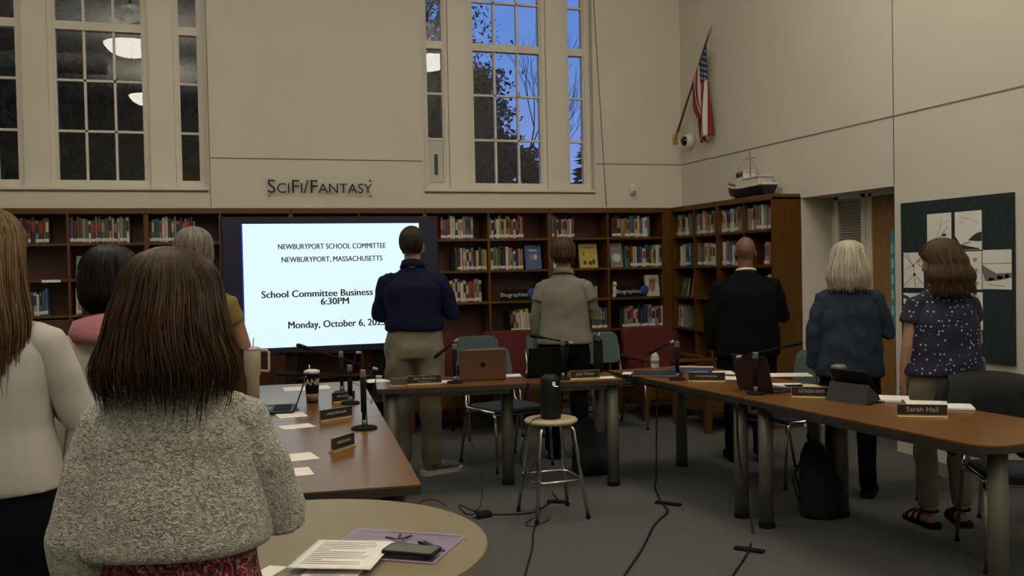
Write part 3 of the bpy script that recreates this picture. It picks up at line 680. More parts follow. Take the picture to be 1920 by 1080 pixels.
for body, cx, cy, wpx, hh, bd in (('NEWBURYPORT SCHOOL COMMITTEE',624,462,205,.060,.0006),('NEWBURYPORT, MASSACHUSETTS',624,486,192,.060,.0006),('School Committee Business Meeting',629,549.5,276,.078,.0012),('6:30PM',628,565,54,.076,.0012),('Monday, October 6, 2025',633,607,186,.080,.0012)):
    c = aty(cx, cy, TY); t = text_obj('slide_lettering', body, hh, slt, sl, None, extrude=.0003)
    n0 = len(t.data.vertices)
    if bd > 0:                     # bold: the same letters twice, a hair apart
        bmx = bmesh.new(); bmx.from_mesh(t.data); bmx.from_mesh(t.data); bmx.verts.ensure_lookup_table()
        for v in bmx.verts[n0:]: v.co.x += .0045 if bd > .001 else .003; v.co.z += .0002
        bmx.to_mesh(t.data); bmx.free()
    bb = [v.co.x for v in t.data.vertices]; wd = max(bb)-min(bb); tw = wpx/408*(tx1-tx0)
    t.data.transform(Matrix.Translation((c.x,TY-.0042,c.z)) @ FACE_MY @ Matrix.Diagonal((tw/wd,1,1,1)) @ Matrix.Translation((-(max(bb)+min(bb))/2,0,0)))
cx = (tx0+tx1)/2
for s in (-1,1): MB().bbox((cx+s*.35-.04,TY+.06,.12), (cx+s*.35+.04,TY+.10,tz0+.45), .005).obj('stand_post', black, o)
MB().bbox((cx-.5,TY-.20,.46), (cx+.5,TY+.22,.48), .005).obj('stand_shelf', black, o)
for s in (-1,1):
    ft = MB().bbox((cx+s*.48-.035,TY-.32,.07), (cx+s*.48+.035,TY+.34,.12), .008).obj('stand_foot', black, o)
    for yy in (-.28,.30): MB().tube([(cx+s*.48-.015,TY+yy,.035),(cx+s*.48+.015,TY+yy,.035)], .035, 14).obj('caster', matte_black, ft)
MB().bbox((cx-.48,TY+.05,.08), (cx+.48,TY+.09,.12), .005).obj('cross_bar', black, o)

# ------------------------------------------------------------------ tables
T = .74
edge_m = mat('table_edge', (.035,.028,.022), .4); legm = mat('table_leg', (.115,.11,.088), .45, .1)
def table(label, P0, u, v, L, W, legs, rad=.02, rad_end=None, z=T):
    u = Vector((u[0],u[1],0)).normalized(); v = Vector((v[0],v[1],0)).normalized()
    M = Matrix(((u.x,v.x,0,P0[0]),(u.y,v.y,0,P0[1]),(0,0,1,0),(0,0,0,1)))
    o = root('meeting_table', (0,0,0), 0, label, 'table', 'meeting tables set in a U'); o.matrix_world = M
    if rad_end:
        P = rrect(0,0,L,W,rad); Q = rrect(0,0,L,W,rad_end, 8)
        P = [p for p in P if p[0] < L/2]; Q = [p for p in Q if p[0] >= L/2]
        pts = Q+P
        cxm = L/2; cym = W/2; pts.sort(key=lambda p: math.atan2((p[1]-cym)/W, (p[0]-cxm)/L))
    else: pts = rrect(0,0,L,W,rad)
    MB().prism(pts, z-.006, z).obj('table_top', tabl, o)
    MB().prism([(L/2+(p[0]-L/2)*1.0025, W/2+(p[1]-W/2)*1.004) for p in pts], z-.036, z-.006).obj('edge_band', edge_m, o)
    for lx, ly in legs:
        g = MB().tube([(lx,ly,.03),(lx,ly,z-.036)], .042, 18).obj('leg', legm, o, True)
        MB().tube([(lx,ly,0),(lx,ly,.03)], .045, 18).obj('foot_cap', matte_black, g)
    for yy in (.09,W-.11): MB().box((.1,yy,z-.075), (L-.1,yy+.02,z-.037)).obj('apron_rail', greymet, o)
    return o
def std(L, W): return [(.09,.09),(L-.09,.09),(.09,W-.09),(L-.09,W-.09)]
lv = Vector((.085,1,0)).normalized(); lu = Vector((-1,.085,0)).normalized()
A0 = Vector((.694,3.305,0)); B0_ = A0+lv*1.635
lw_ = lu*.74
table('wooden meeting table with bare near end and two tilted name plates', A0+lw_, -lu, lv, .74, 1.63, std(.74,1.63))
table('wooden meeting table with the cream tumbler and open laptop', B0_+lw_, -lu, lv, .74, 1.63, std(.74,1.63))
mu = Vector((1,-.15,0)).normalized(); mv = Vector((.15,1,0)).normalized()
C0 = Vector((.99,6.045,0)); D0 = C0+mu*1.0
table('wooden meeting table carrying the copper coloured laptop', C0, mu, mv, .995, .56, [(.09,.09),(.09,.47),(.90,.30)])
table('short wooden meeting table carrying the tall black bottle', D0, mu, mv, .66, .56, [(.60,.09),(.60,.47)])
ru = Vector((.075,-1,0)).normalized(); rv = Vector((1,.075,0)).normalized()
E0 = Vector((2.748,6.34,0)); F0 = E0+ru*1.625
table('wooden meeting table carrying the water bottle and folders', E0, ru, rv, 1.62, .74, [(.12,.55),(1.49,.10),(1.49,.64)])
table('wooden meeting table with rounded end carrying the tablet', F0, ru, rv, 1.69, .74, [(.10,.10),(1.58,.18),(.10,.64),(1.58,.60)], .02, .12)
# round table
RC = Vector((.196,2.693,0)); RR = .545
o = root('round_table', RC, 0, 'round tan laminate table with papers and a purple pouch', 'table')
MB().lathe([(0,T-.005),(RR-.004,T-.005),(RR,T-.008)][::-1]+[(0,T)][:0], n=72).obj('underlay', edge_m, o) if False else None
MB().lathe([(RR,T-.03),(RR+.002,T-.027),(RR+.002,T-.003),(RR-.002,T),(0,T)], n=72).obj('table_top', round_m, o)
MB().lathe([(RR-.03,T-.034),(RR-.03,T-.0301)], n=48).obj('underside', edge_m, o)
MB().lathe([(.30,0),(.30,.02),(.06,.05),(.045,.08),(.045,T-.05),(.2,T-.0341)], n=24).obj('pedestal', matte_black, o, True)

# ------------------------------------------------------------------ chairs
teal = mat('teal_fabric', (.075,.115,.118), .9, var=.12, vscale=90, bump=.2, bscale=400)
teal_d = mat('dark_seat_fabric', (.022,.034,.040), .9, var=.2, vscale=90)
redf = mat('red_fabric', (.095,.008,.009), .85, var=.1, vscale=60, bump=.15, bscale=300)
def chair(label, loc, rz, seat=None, back=None, tagged=False):
    o = root('stacking_chair', loc, rz, label, 'chair', 'teal stacking chairs')
    seat = seat or teal_d; back = back or teal
    s_ = MB().prism(rrect(-.225,-.21,.225,.23,.06), .425, .462).obj('seat', seat, o); bv = s_.modifiers.new('b','BEVEL'); bv.width = .012; bv.segments = 3; bv.limit_method = 'ANGLE'
    m = MB(); n = 9; V = []
    P = rrect(-.205,.58,.205,.875,.06)
    for d in (0,.03):
        V += [(x, -.245-(z-.58)*.22+d-.05*(1-(x/.205)**2)*.5, z) for x, z in P]
    k = len(P); m.add(V, [tuple(range(k)), tuple(range(2*k-1,k-1,-1))]+[(i,k+i,k+(i+1)%k,(i+1)%k) for i in range(k)])
    m.obj('backrest', back, o)
    for s in (-1,1):
        MB().tube([(s*.235,.20,.43),(s*.24,.235,.40),(s*.245,.26,.012)], .011, 10).obj('leg', chrome, o, True)
        MB().tube([(s*.235,-.16,.43),(s*.24,-.20,.40),(s*.25,-.29,.012)], .011, 10).obj('leg', chrome, o, True)
        MB().tube([(s*.235,.21,.435),(s*.235,-.20,.435),(s*.225,-.235,.47),(s*.212,-.245,.60),(s*.212,-.275,.75)], .011, 10).obj('side_frame', chrome, o, True)
        for yy in (.26,-.29): MB().tube([(s*.247,yy,0),(s*.247,yy,.014)], .014, 10).obj('glide', matte_black, o)
    for yy in (.19,-.15): MB().tube([(-.235,yy,.415),(.235,yy,.415)], .010, 8).obj('cross_bar', chrome, o, True)
    if tagged: MB().add([(.12,-.315,.73),(.17,-.312,.73),(.155,-.325,.80),(.12,-.315,.73)][:3], [(0,1,2)]).add([(.12,-.313,.73),(.17,-.310,.73),(.155,-.323,.80)], [(2,1,0)]).obj('paper_tag', paper_m, o)
    return o
def pd(px, py, depth): return Vector(CAM+ray(px,py)*depth)
chair('teal stacking chair pulled up behind the copper coloured laptop', (2.12,6.86,0), math.pi+.25)
for px, lab, dep in ((896,'teal stacking chair beside the bookcase behind the copper coloured laptop', 8.75),(1026,'teal stacking chair hidden behind the cream jacket', 8.85),(1122,'teal stacking chair beside the bookcase next to the red armchair', 8.95)):
    p = pd(px, 640, dep); chair(lab, (p.x,p.y-.27,0), math.pi+.02, tagged=True)
chair('teal stacking chair between the man in the dark suit and the denim jacket', (3.80,5.62,0), math.pi/2+.15, teal_d)
chair('teal stacking chair pushed back behind the denim jacket', (4.44,5.02,0), math.pi/2-.05, teal_d)
chair('teal stacking chair behind the woman in the dotted blouse', (4.50,4.12,0), math.pi/2+.1, teal_d)
chair('teal stacking chair with a black jacket over its back', (3.83,3.65,0), 2.618, teal_d)
o = root('draped_jacket', (3.83,3.65,0), 2.618, 'black jacket draped over a chair back', 'jacket')
jm = mat('black_cloth', (.006,.006,.007), .95, bump=.3, bscale=14)
m = MB()
def jx(i, j):
    u = i/24; v = j/14; a = (u-.5)*2
    x = .075+a*.20*(1+.03*math.sin(v*9)); z = .905-.025*a*a
    if v < .5: t = (.5-v)/.5; return (x*(1+.10*t)+.02*math.sin(t*5), -.31+.03+.065*min(1,t*3)+.008*math.sin(i*1.1)*t, z-t*(.20+.10*u+.012*math.sin(i*1.7)))
    t = (v-.5)/.5; return (x*(1+.12*t), -.34-.03*t+.018*math.sin(i*.8)*t, z-t*(.42+.03*math.sin(i*.7)))
V = [jx(i,j) for i in range(25) for j in range(15)]
m.add(V, [(i*15+j,i*15+j+1,(i+1)*15+j+1,(i+1)*15+j) for i in range(24) for j in range(14)])
jo = m.obj('jacket_body', jm, o, True); q = jo.modifiers.new('t','SOLIDIFY'); q.thickness = .014; q.offset = 0
MB().tube([(.25,-.38,.84),(.29,-.40,.70),(.27,-.40,.48)], [.05,.055,.05], 10).obj('sleeve', jm, o, True)

def armchair(label, loc, rz):
    o = root('armchair', loc, rz, label, 'armchair', 'red armchairs against the bookcases')
    for s in (-1,1):
        MB().bbox((s*.30-.03,-.30,.0), (s*.30+.03,-.24,.60), .005).obj('back_leg', oak_v, o)
        MB().bbox((s*.30-.03,.26,.0), (s*.30+.03,.32,.58), .005).obj('front_leg', oak_v, o)
        MB().bbox((s*.30-.035,-.30,.575), (s*.30+.035,.33,.605), .008).obj('armrest', oak_y, o)
        MB().bbox((s*.30-.015,-.24,.18), (s*.30+.015,.26,.36), .004).obj('side_rail', oak_y, o)
    MB().bbox((-.27,.27,.20), (.27,.30,.34), .004).obj('front_rail', oak_h, o); MB().bbox((-.27,-.29,.20), (.27,-.26,.34), .004).obj('back_rail', oak_h, o)
    MB().prism(rrect(-.265,-.24,.265,.29,.05), .345, .45).obj('seat_cushion', redf, o)
    m = MB(); P = rrect(-.29,.42,.29,.875,.07); V = []
    for d in (0,.085): V += [(x,-.25-(z-.42)*.16+d,z) for x, z in P]
    k = len(P); m.add(V, [tuple(range(k)), tuple(range(2*k-1,k-1,-1))]+[(i,k+i,k+(i+1)%k,(i+1)%k) for i in range(k)])
    bo = m.obj('back_cushion', redf, o); bv = bo.modifiers.new('b','BEVEL'); bv.width = .02; bv.segments = 3; bv.limit_method = 'ANGLE'
for px, dep, lab in ((812,9.0,'red armchair beside the big screen'),(965,9.25,'red armchair between two teal chairs'),(1232,9.45,'red armchair standing nearest the room corner'),(1327,9.05,'red armchair against the side bookcase behind the dark suit')):
    p = pd(px, 640, dep)
    if px < 1300: armchair(lab, (p.x,p.y-.05,0), math.pi)
    else: armchair(lab, (4.44,7.66,0), math.pi/2)

# ------------------------------------------------------------------ stool and conference camera
SC = Vector((1.93,5.33,0))
o = root('stool', SC, 0, 'metal stool with a round beige seat standing inside the U of tables', 'stool')
SZ = .595
MB().lathe([(.135,SZ-.03),(.158,SZ-.026),(.165,SZ-.012),(.155,SZ-.001),(.11,SZ),(0,SZ-.004)], n=36).obj('seat', mat('stool_beige', (.42,.36,.22), .45), o, True)
for k in range(4):
    a = math.pi/4+k*math.pi/2+.02; c, s = math.cos(a), math.sin(a)
    g = MB().tube([(.10*c,.10*s,SZ-.032),(.13*c,.13*s,SZ-.04),(.15*c,.15*s,SZ-.07),(.232*c,.232*s,.015)], .0115, 10).obj('leg', chrome, o, True)
    MB().tube([(.233*c,.233*s,0),(.232*c,.232*s,.02)], .014, 10).obj('foot', matte_black, g)
fp = [(.188*math.cos(a), .188*math.sin(a), .235) for a in [math.pi/4+.02+i*math.pi/2+j for i in range(4) for j in (-.16,.16)]]
MB().tube(fp+[fp[0]], .008, 8).obj('foot_ring', chrome, o, True)
o = root('conference_camera', (SC.x,SC.y,SZ), 0, 'tall black conference camera with a glowing white ring on the stool', 'camera')
MB().lathe([(.058,0),(.062,.006),(.064,.08),(.062,.20),(.060,.235),(.052,.255),(.03,.265),(.0,.267)], n=28).obj('housing', black, o, True)
dirc = (Vector((0,0,0))-SC).normalized(); rt = Vector((-dirc.y,dirc.x,0)); 
m = MB(); cc = dirc*.0615+rt*.022+Vector((0,0,.215))
m.tube([cc+rt*(.0065*math.cos(t))+Vector((0,0,.0105*math.sin(t))) for t in np.linspace(0,2*math.pi,15)], .0014, 6); m.obj('light_ring', mat('white_glow', (.9,.95,1), .5, emit=1.2), o)
MB().box((-.01,-.0, .198), (.012,.002,.201), M=Matrix.Translation(dirc*.0625+rt*.035) @ Matrix.Rotation(math.atan2(dirc.y,dirc.x)+math.pi/2,4,'Z')).obj('status_bar', MATS['white_glow'], o)
MB().lathe([(.0635,.10),(.0645,.102),(.0645,.11),(.0635,.112)], n=28).obj('band', matte_black, o)

# ------------------------------------------------------------------ things on the tables
def dpt(px, py, ref): 
    dep = float(np.dot(np.array(ref)-CAM, AF)); return pd(px, py, dep)
def mic(base, top, boom, label, gold_tip=True, r=.055):
    p = atz(base[0], base[1], T); o = root('microphone_stand', p, 0, label, 'microphone stand', 'microphone stands on the tables')
    MB().lathe([(r,0),(r,.007),(r*.9,.012),(.018,.016)], n=28).obj('base', matte_black, o, True)
    h = dpt(top[0], top[1], p).z-p.z
    MB().tube([(0,0,.012),(0,0,h*.3),(0,0,h*.31),(0,0,h)], [.010,.010,.0145,.0145], 10).obj('pole', matte_black, o, True)
    MB().tube([(0,0,.012),(0,0,.045)], .0125, 10).obj('collar', greymet, o, True)
    a, b_ = [dpt(x, y, p)-p for x, y in boom]
    MB().tube([a, b_], .0055, 8).obj('boom', matte_black, o, True)
    MB().bbox((-.014,-.014,h-.02), (.014,.014,h+.018), .004).obj('clutch', greymet, o)
    d = (b_-a).normalized()
    MB().tube([b_, b_+d*.02, b_+d*.09, b_+d*.11], [.006,.010,.013,.010], 12).obj('microphone', matte_black, o, True)
    MB().tube([a-d*.03, a], .009, 10).obj('counterweight', mat('mic_grey', (.35,.34,.30), .4), o, True)
    MB().tube([a, a*.6+Vector((0,0,-.03)), Vector((.01,0,h*.6)), Vector((.014,.0,.05)), Vector((.02,.03,.004))], .0025, 6).obj('cord', black, o, True)
mic((683,804),(683,700),((705,707),(560,702)), 'tall microphone stand on the near wooden table beside tilted name plates', r=.064)
mic((657,757),(657,690),((699,690),(590,657)), 'microphone stand with rising boom on the table with the laptop')
mic((641,737),(641,664),((668,661),(556,661)), 'microphone stand with level boom near the far end of the laptop table', r=.052)
mic((853,718),(847,650),((852,641),(838,652)), 'microphone stand beside the copper coloured laptop')
mic((1056,711),(1053,642),((1066,642),(1022,634)), 'microphone stand in front of the cream jacket')
mic((1270,712),(1268,645),((1256,643),(1244,649)), 'microphone stand between the folders and water bottle')
mic((1417,739),(1416,666),((1390,668),(1470,650)), 'microphone stand beside the dark laptop')
def plate(px, py, rz, txt, label, L=.21, sub=None, size=.034):
    p = atz(px, py, T); o = root('name_plate', p, rz, label, 'name plate', 'name plates on the tables')
    MB().bbox((-L/2,-.014,0), (L/2,.022,.006), .002).box((-L/2,-.002,.007), (L/2,.004,.018)).box((-L/2,.0045,.007), (L/2,.009,.062)).obj('holder', gold, o)
    MB().box((-L/2+.004,-.004,.012), (L/2-.004,.0035,.060)).obj('plate', mat('plate_brown', (.020,.016,.014), .45), o)
    pt = mat('plate_text', (.45,.43,.38), .5); zz = .038 if not sub else .043
    def strokes(zc, hh, n, wd):
        g = MB(); x = -wd/2
        for k in range(n): ww = wd/n*rng.uniform(.5,.85); g.box((x,-.0046,zc-hh/2*rng.uniform(.7,1)), (x+ww,-.0041,zc+hh/2*rng.uniform(.6,1))); x += wd/n
        g.obj('worn_lettering', greyink, o)
    if txt:
        t = text_obj('lettering', txt, size, pt, o, None, extrude=.0003)
        bb = [v.co.x for v in t.data.vertices]; wd = max(bb)-min(bb)
        t.data.transform(Matrix.Translation((0,-.0045,zz)) @ FACE_MY @ Matrix.Diagonal((min(1.15,L*.62/wd),1,1,1)) @ Matrix.Translation((-(max(bb)+min(bb))/2,0,0)))
    else: strokes(zz, .014, 12, L*.6)
    if sub: strokes(.021, .008, 12, L*.35)
plate(644,843,.85,None, 'tilted dark name plate beside the tall microphone stand base', .17, size=.026)
plate(631,787,.55,None, 'dark name plate next to the seam between two wooden tables', .21, size=.026)
plate(645,754,.35,None, 'tan backed name plate among the microphone stands', .15, size=.02)
plate(796,721,-.12,'Sean Reardon', 'dark name plate in front of the man in khaki trousers', .235, sub=True, size=.03)
plate(1097,711,-.15,'Juliet Walker', 'dark name plate in front of the cream jacket', .21, size=.034)
plate(1325,716,-.55,None, 'tan edged name plate beside the folders', .24, size=.03)
plate(1522,746,-.62,'KATHLEEN SHAW', 'dark name plate beside the tablet', .225, size=.03)
plate(1729,782,-.55,'Sarah Hall', 'dark name plate near the rounded table end', .235, size=.034)
def laptop(px, py, rz, label, body, lidm, w=.31, d=.21, ang=15, logo=True, scr=None):
    p = atz(px, py, T); o = root('laptop', p, rz, label, 'laptop', 'laptops on the tables')
    MB().bbox((-w/2,-d,0), (w/2,0,.014), .004).obj('base', body, o)
    MB().box((-w/2+.025,-d+.085,.0142), (w/2-.025,-.02,.0152)).obj('keyboard', matte_black, o)
    MB().box((-.05,-d+.012,.0142), (.05,-d+.075,.0148)).obj('touchpad', greymet, o)
    M = Matrix.Translation((0,0,.010)) @ Matrix.Rotation(-math.radians(ang),4,'X')
    l = MB().bbox((-w/2,0,0), (w/2,.007,d), .003, M=M).obj('lid', lidm, o)
    MB().box((-w/2+.01,-.001,.012), (w/2-.01,-.0001,d-.01), M=M).obj('screen', scr or black, l)
    if logo: 
        m = MB(); m.ell((0,.0072,d/2), (.017,.0006,.018), 14, 8); m.xf(M); m.obj('logo', matte_black, l)
copper = mat('copper_lid', (.20,.105,.07), .35, .5); dkbrown = mat('dark_brown_lid', (.035,.016,.012), .4)
laptop(905,714,math.pi-.12,'copper coloured laptop with a dark round logo standing open', copper, copper, .325, .215, 12)
laptop(1026,708,math.pi-.1,'black laptop standing open in front of the cream jacket', matte_black, matte_black, .29, .215, 18, False)
laptop(1418,734,math.pi/2+.2,'dark brown laptop standing open beside a microphone stand', dkbrown, dkbrown, .30, .22, 15, False)
laptop(553,768,-math.pi/2-.13,'thin dark laptop seen edge on by the black tumbler', black, black, .30, .20, 20, False, mat('laptop_screen', (.10,.16,.18), .3, emit=.5))
# tablet on a folding stand
p = atz(1607,752,T); o = root('tablet', p, math.pi/2+.25, 'black tablet propped on a folding cover', 'tablet')
M = Matrix.Translation((0,-.03,.022)) @ Matrix.Rotation(-math.radians(32),4,'X')
MB().bbox((-.13,0,0), (.13,.008,.185), .004, M=M).obj('slab', black, o); MB().box((-.122,-.001,.008), (.122,-.0001,.177), M=M).obj('screen', mat('tablet_screen', (.02,.02,.025), .1), o)
MB().add([(-.13,-.03,.02),(.13,-.03,.02),(.13,.10,.0),(-.13,.10,0),(-.13,.065,.105),(.13,.065,.105)], [(0,1,5,4),(3,2,1,0),(4,5,2,3),(0,4,3),(1,2,5)]).obj('folding_cover', mat('cover_charcoal', (.03,.03,.033), .7), o)
MB().bbox((-.13,-.19,0), (.13,-.03,.008), .003).obj('keyboard_cover', mat('cover_charcoal', (0,0,0)), o)
# cups and bottles
p = atz(475,743,T); o = root('tumbler', p, 0, 'cream tumbler with handle and straw beside the big screen', 'tumbler')
cm = mat('cream_enamel', (.42,.36,.27), .4)
MB().lathe([(.035,0),(.038,.005),(.040,.12),(.050,.15),(.052,.285),(.050,.29)], n=28).obj('cup', cm, o, True)
MB().lathe([(.051,.288),(.051,.305),(.03,.312),(0,.312)], n=28).obj('lid', mat('pale_lid', (.5,.47,.40), .4), o, True)
MB().tube([(.050,0,.285),(.090,0,.285),(.10,0,.272),(.10,0,.165),(.092,0,.152),(.050,0,.160)], .009, 10).obj('handle', cm, o, True)
MB().tube([(.005,0,.305),(.012,0,.37)], .004, 8).obj('straw', white_m, o, True)
p = atz(586,755,T); o = root('tumbler', p, 0, 'black tumbler with large pale letters beside the laptop', 'tumbler')
MB().lathe([(.032,0),(.034,.004),(.045,.17),(.045,.175)], n=28).obj('cup', matte_black, o, True)
MB().lathe([(.0335,.012),(.0352,.012),(.0378,.055),(.0362,.055)], n=28).obj('base_band', mat('tan_band', (.22,.15,.10), .5), o, True)
MB().lathe([(.047,.175),(.047,.19),(.03,.196),(0,.196)], n=28).obj('lid', white_m, o, True)
MB().tube([(-.012,0,.195),(-.014,0,.225)], .004, 8).obj('straw', white_m, o, True)
vd = (Vector((0,0,0))-Vector((p.x,p.y,0))).normalized(); ang = math.atan2(vd.y,vd.x)
t = text_obj('lettering', 'JANE', .05, mat('cup_text', (.5,.45,.38), .6), o, Matrix.Rotation(0,4,'X'), extrude=.0005, bold=.001)
for v in t.data.vertices:
    x, y, z = v.co; th = ang+x/.044; r_ = .0435+.0006+z+ (y)*.065; v.co = (r_*math.cos(th), r_*math.sin(th), .125+y)
p = atz(1122,698,T); o = root('water_bottle', p, 0, 'tall black insulated bottle with straw lid', 'bottle')
MB().lathe([(.034,0),(.036,.004),(.036,.19),(.031,.205),(.031,.215)], n=24).obj('flask', matte_black, o, True)
MB().lathe([(.033,.215),(.033,.24),(.025,.246),(0,.246)], n=24).obj('lid', black, o, True)
MB().tube([(-.03,0,.24),(-.028,0,.268),(.0,0,.262),(.01,0,.245)], .006, 8).obj('carry_loop', black, o, True); MB().tube([(.0,0,.24),(.012,0,.29)], .0035, 8).obj('straw', white_m, o, True)
p = atz(1228,691,T); o = root('water_bottle', p, 0, 'small clear plastic water bottle among the folders', 'bottle')
pl = mat('bottle_plastic', (.42,.40,.35), .15)
MB().lathe([(.028,0),(.031,.005),(.031,.03),(.029,.035),(.031,.04),(.031,.085),(.025,.105),(.013,.12),(.013,.13)], n=20).obj('flask', pl, o, True)
MB().lathe([(.014,.13),(.014,.145),(0,.145)], n=16).obj('cap', white_m, o, True); MB().lathe([(.0316,.045),(.0316,.08)], n=20).obj('bottle_label', mat('label_pale', (.36,.34,.33), .6), o, True)
p = atz(1573,742,T); o = root('tumbler', p, 0, 'dark tumbler with a white label beside the tablet', 'tumbler')
MB().lathe([(.034,0),(.036,.004),(.041,.15),(.041,.155)], n=24).obj('cup', mat('tumbler_navy', (.012,.013,.020), .4), o, True); MB().lathe([(.043,.155),(.043,.172),(.03,.18),(0,.18)], n=24).obj('lid', greymet, o, True)
vd = Vector((-p.x,-p.y,0)).normalized(); a0 = math.atan2(vd.y,vd.x)-.25
m = MB(); V = []
for k in range(9):
    th = a0-.42+k*.105
    for z in (.085,.145): r_ = .0355+.0385*0+z*.041+.0008; V.append((r_*math.cos(th), r_*math.sin(th), z))
m.add(V, [(2*k,2*k+2,2*k+3,2*k+1) for k in range(8)]); lo_ = m.obj('bottle_label', paper_m, o); q = lo_.modifiers.new('t','SOLIDIFY'); q.thickness = .0008
# loose sheets, folders, notepads
def sheet_on(px, py, rz, w_, d_, label, m=None, z=T, h=.0012, cat='paper', name='paper_sheet', grp='papers on the tables', lines=0):
    p = atz(px, py, z); o = root(name, (p.x,p.y,z+.0004), rz, label, cat, grp)
    MB().box((-w_/2,-d_/2,0), (w_/2,d_/2,h)).obj('sheet' if cat == 'paper' else 'cover', m or paper_m, o)
    for k in range(lines):
        L_ = rng.uniform(.7,.95)*(w_-.05); MB().box((-w_/2+.025,d_/2-.035-k*.0125,h), (-w_/2+.025+L_,d_/2-.031-k*.0125,h+.0003)).obj('printed_line', greyink, o)
    return o
sheet_on(545,778,.1,.15,.21,'white sheet beside the edge on laptop')
sheet_on(556,800,.2,.16,.13,'small white sheet past the table seam')
sheet_on(553,858,.15,.17,.16,'white sheet half hidden by a knitted elbow')
sheet_on(530,888,.05,.22,.15,'white sheet lying near the table end')
sheet_on(575,728,.0,.30,.21,'white sheet reflecting the screen on the far left table')
sheet_on(703,714,.2,.16,.20,'crumpled white sheet at the table corner')
sheet_on(745,722,-.1,.10,.10,'small white sheet beside the brown box')
sheet_on(832,716,-.15,.14,.15,'white sheet under the microphone base by the man in khaki')
sheet_on(962,704,-.1,.21,.16,'white sheet right beside the copper coloured laptop')
sheet_on(1135,708,-.2,.13,.12,'white sheet behind a name plate near the black bottle')
sheet_on(1195,700,-.5,.21,.15,'white sheet poking from under the dark folder')
sheet_on(1300,690,-.6,.28,.21,'white sheet spread behind the folders')
sheet_on(1335,699,-.4,.30,.21,'broad white sheet behind the tan edged name plate')
sheet_on(1373,709,-.7,.16,.18,'white sheet beside the dark brown laptop lid')
sheet_on(1478,703,-.4,.30,.21,'white sheet behind the dark brown laptop')
sheet_on(1470,722,-.5,.22,.18,'pale sheet beside the dark brown laptop keyboard')
sheet_on(1503,724,-.3,.20,.14,'yellowed sheet behind the capital letter name plate', mat('yellow_paper', (.55,.50,.30), .8))
p = atz(751,722,T); o = root('small_box', p, -.1, 'small brown cardboard box beside a name plate', 'box')
MB().box((-.065,-.03,0), (.065,.03,.045)).obj('carton', mat('brown_card', (.085,.05,.035), .7), o); MB().box((-.066,-.031,.036), (.066,.031,.047)).obj('lid', mat('brown_card2', (.10,.062,.044), .7), o)
dk = mat('navy_folder', (.012,.015,.026), .5)
for px, py, rz, lab, mm, w_, d_ in ((1232,703,-.55,'black folder lying open on the corner table', dk, .34, .26),(1296,696,-.6,'blue folder under white sheets', mat('blue_folder', (.03,.045,.12), .5), .30, .22)):
    p = atz(px, py, T); o = root('folder', (p.x,p.y,T+.0018), rz, lab, 'folder', 'folders on the tables')
    MB().box((-w_/2,-d_/2,0), (w_/2,d_/2,.003)).obj('back_cover', mm, o); MB().box((-w_/2+.01,-d_/2+.008,.003), (w_/2-.02,d_/2-.008,.012)).obj('page_stack', paper_m, o); MB().box((-w_/2,-d_/2,.012), (w_/2,d_/2,.015)).obj('front_cover', mm, o)
def pad(px, py, rz, w_, d_, h, label, m=None):
    p = atz(px, py, T); o = root('notepad', p, rz, label, 'notepad', 'notepads on the tables')
    MB().box((-w_/2,-d_/2,0), (w_/2,d_/2,.003)).obj('backing', greymet, o); MB().box((-w_/2,-d_/2,.003), (w_/2,d_/2,h)).obj('page_stack', m or paper_m, o); MB().box((-w_/2-.001,d_/2-.014,.003), (w_/2+.001,d_/2+.001,h+.002)).obj('binding', greymet, o)
pad(1655,750,.9,.20,.27,.014,'thick white notepad beside the tablet')
pad(1757,762,.95,.25,.33,.012,'large white notepad behind the name plate near the rounded end')
# ------------------------------------------------------------------ round table things
def rpaper(px, py, rz, label, w_=.216, d_=.279, curl=.0, lines=14, z=T):
    p = atz(px, py, z); o = root('paper_sheet', (p.x,p.y,z+.0004), rz, label, 'paper', 'papers on the round table')
    V = []; n = 10
    for i in range(n+1):
        for j in range(n+1):
            u, v = i/n-.5, j/n-.5; V.append((u*w_, v*d_, curl*max(0,u+v-.2)**2+.0008))
    m = MB().add(V, [(i*(n+1)+j,(i+1)*(n+1)+j,(i+1)*(n+1)+j+1,i*(n+1)+j+1) for i in range(n) for j in range(n)])
    s_ = m.obj('sheet', paper_m, o, True); q = s_.modifiers.new('t','SOLIDIFY'); q.thickness = .0006
    R = random.Random(px)
    for k in range(lines):
        x = -w_/2+.022; L_ = (w_-.05)*R.uniform(.75,1)
        y = d_/2-.03-k*.0155
        MB().box((x,y,.0012), (x+L_*.85,y+.0035,.0015)).obj('printed_line', greyink, o)
    return o
# purple pouch
def frame3(lt, rt, rb, z):
    A, B, C_ = [atz(*q, z) for q in (lt, rt, rb)]; x = (B-A); W_ = x.length; x.normalize(); y = Vector((-x.y,x.x,0)); D_ = abs((B-C_).dot(y)); c = (A+B)/2-y*D_/2
    return c, math.atan2(x.y, x.x), W_, D_
pc, prz, PW, PD = frame3((672,994),(872,1007),(822,1059), T)
o = root('plastic_pouch', (pc.x,pc.y,T), prz, 'clear purple plastic document pouch on the round table', 'pouch')
def film(name, c, a):
    m = bpy.data.materials.new(name); m.use_nodes = True; t = m.node_tree; pb = t.nodes['Principled BSDF']
    pb.inputs['Base Color'].default_value = c+(1,); pb.inputs['Roughness'].default_value = .12; pb.inputs['Alpha'].default_value = a; MATS[name] = m; return m
pf = film('purple_film', (.44,.37,.54), .36); pf2 = film('purple_film_edge', (.55,.45,.62), .6)
R = random.Random(4); m = MB(); n = 22; V = []
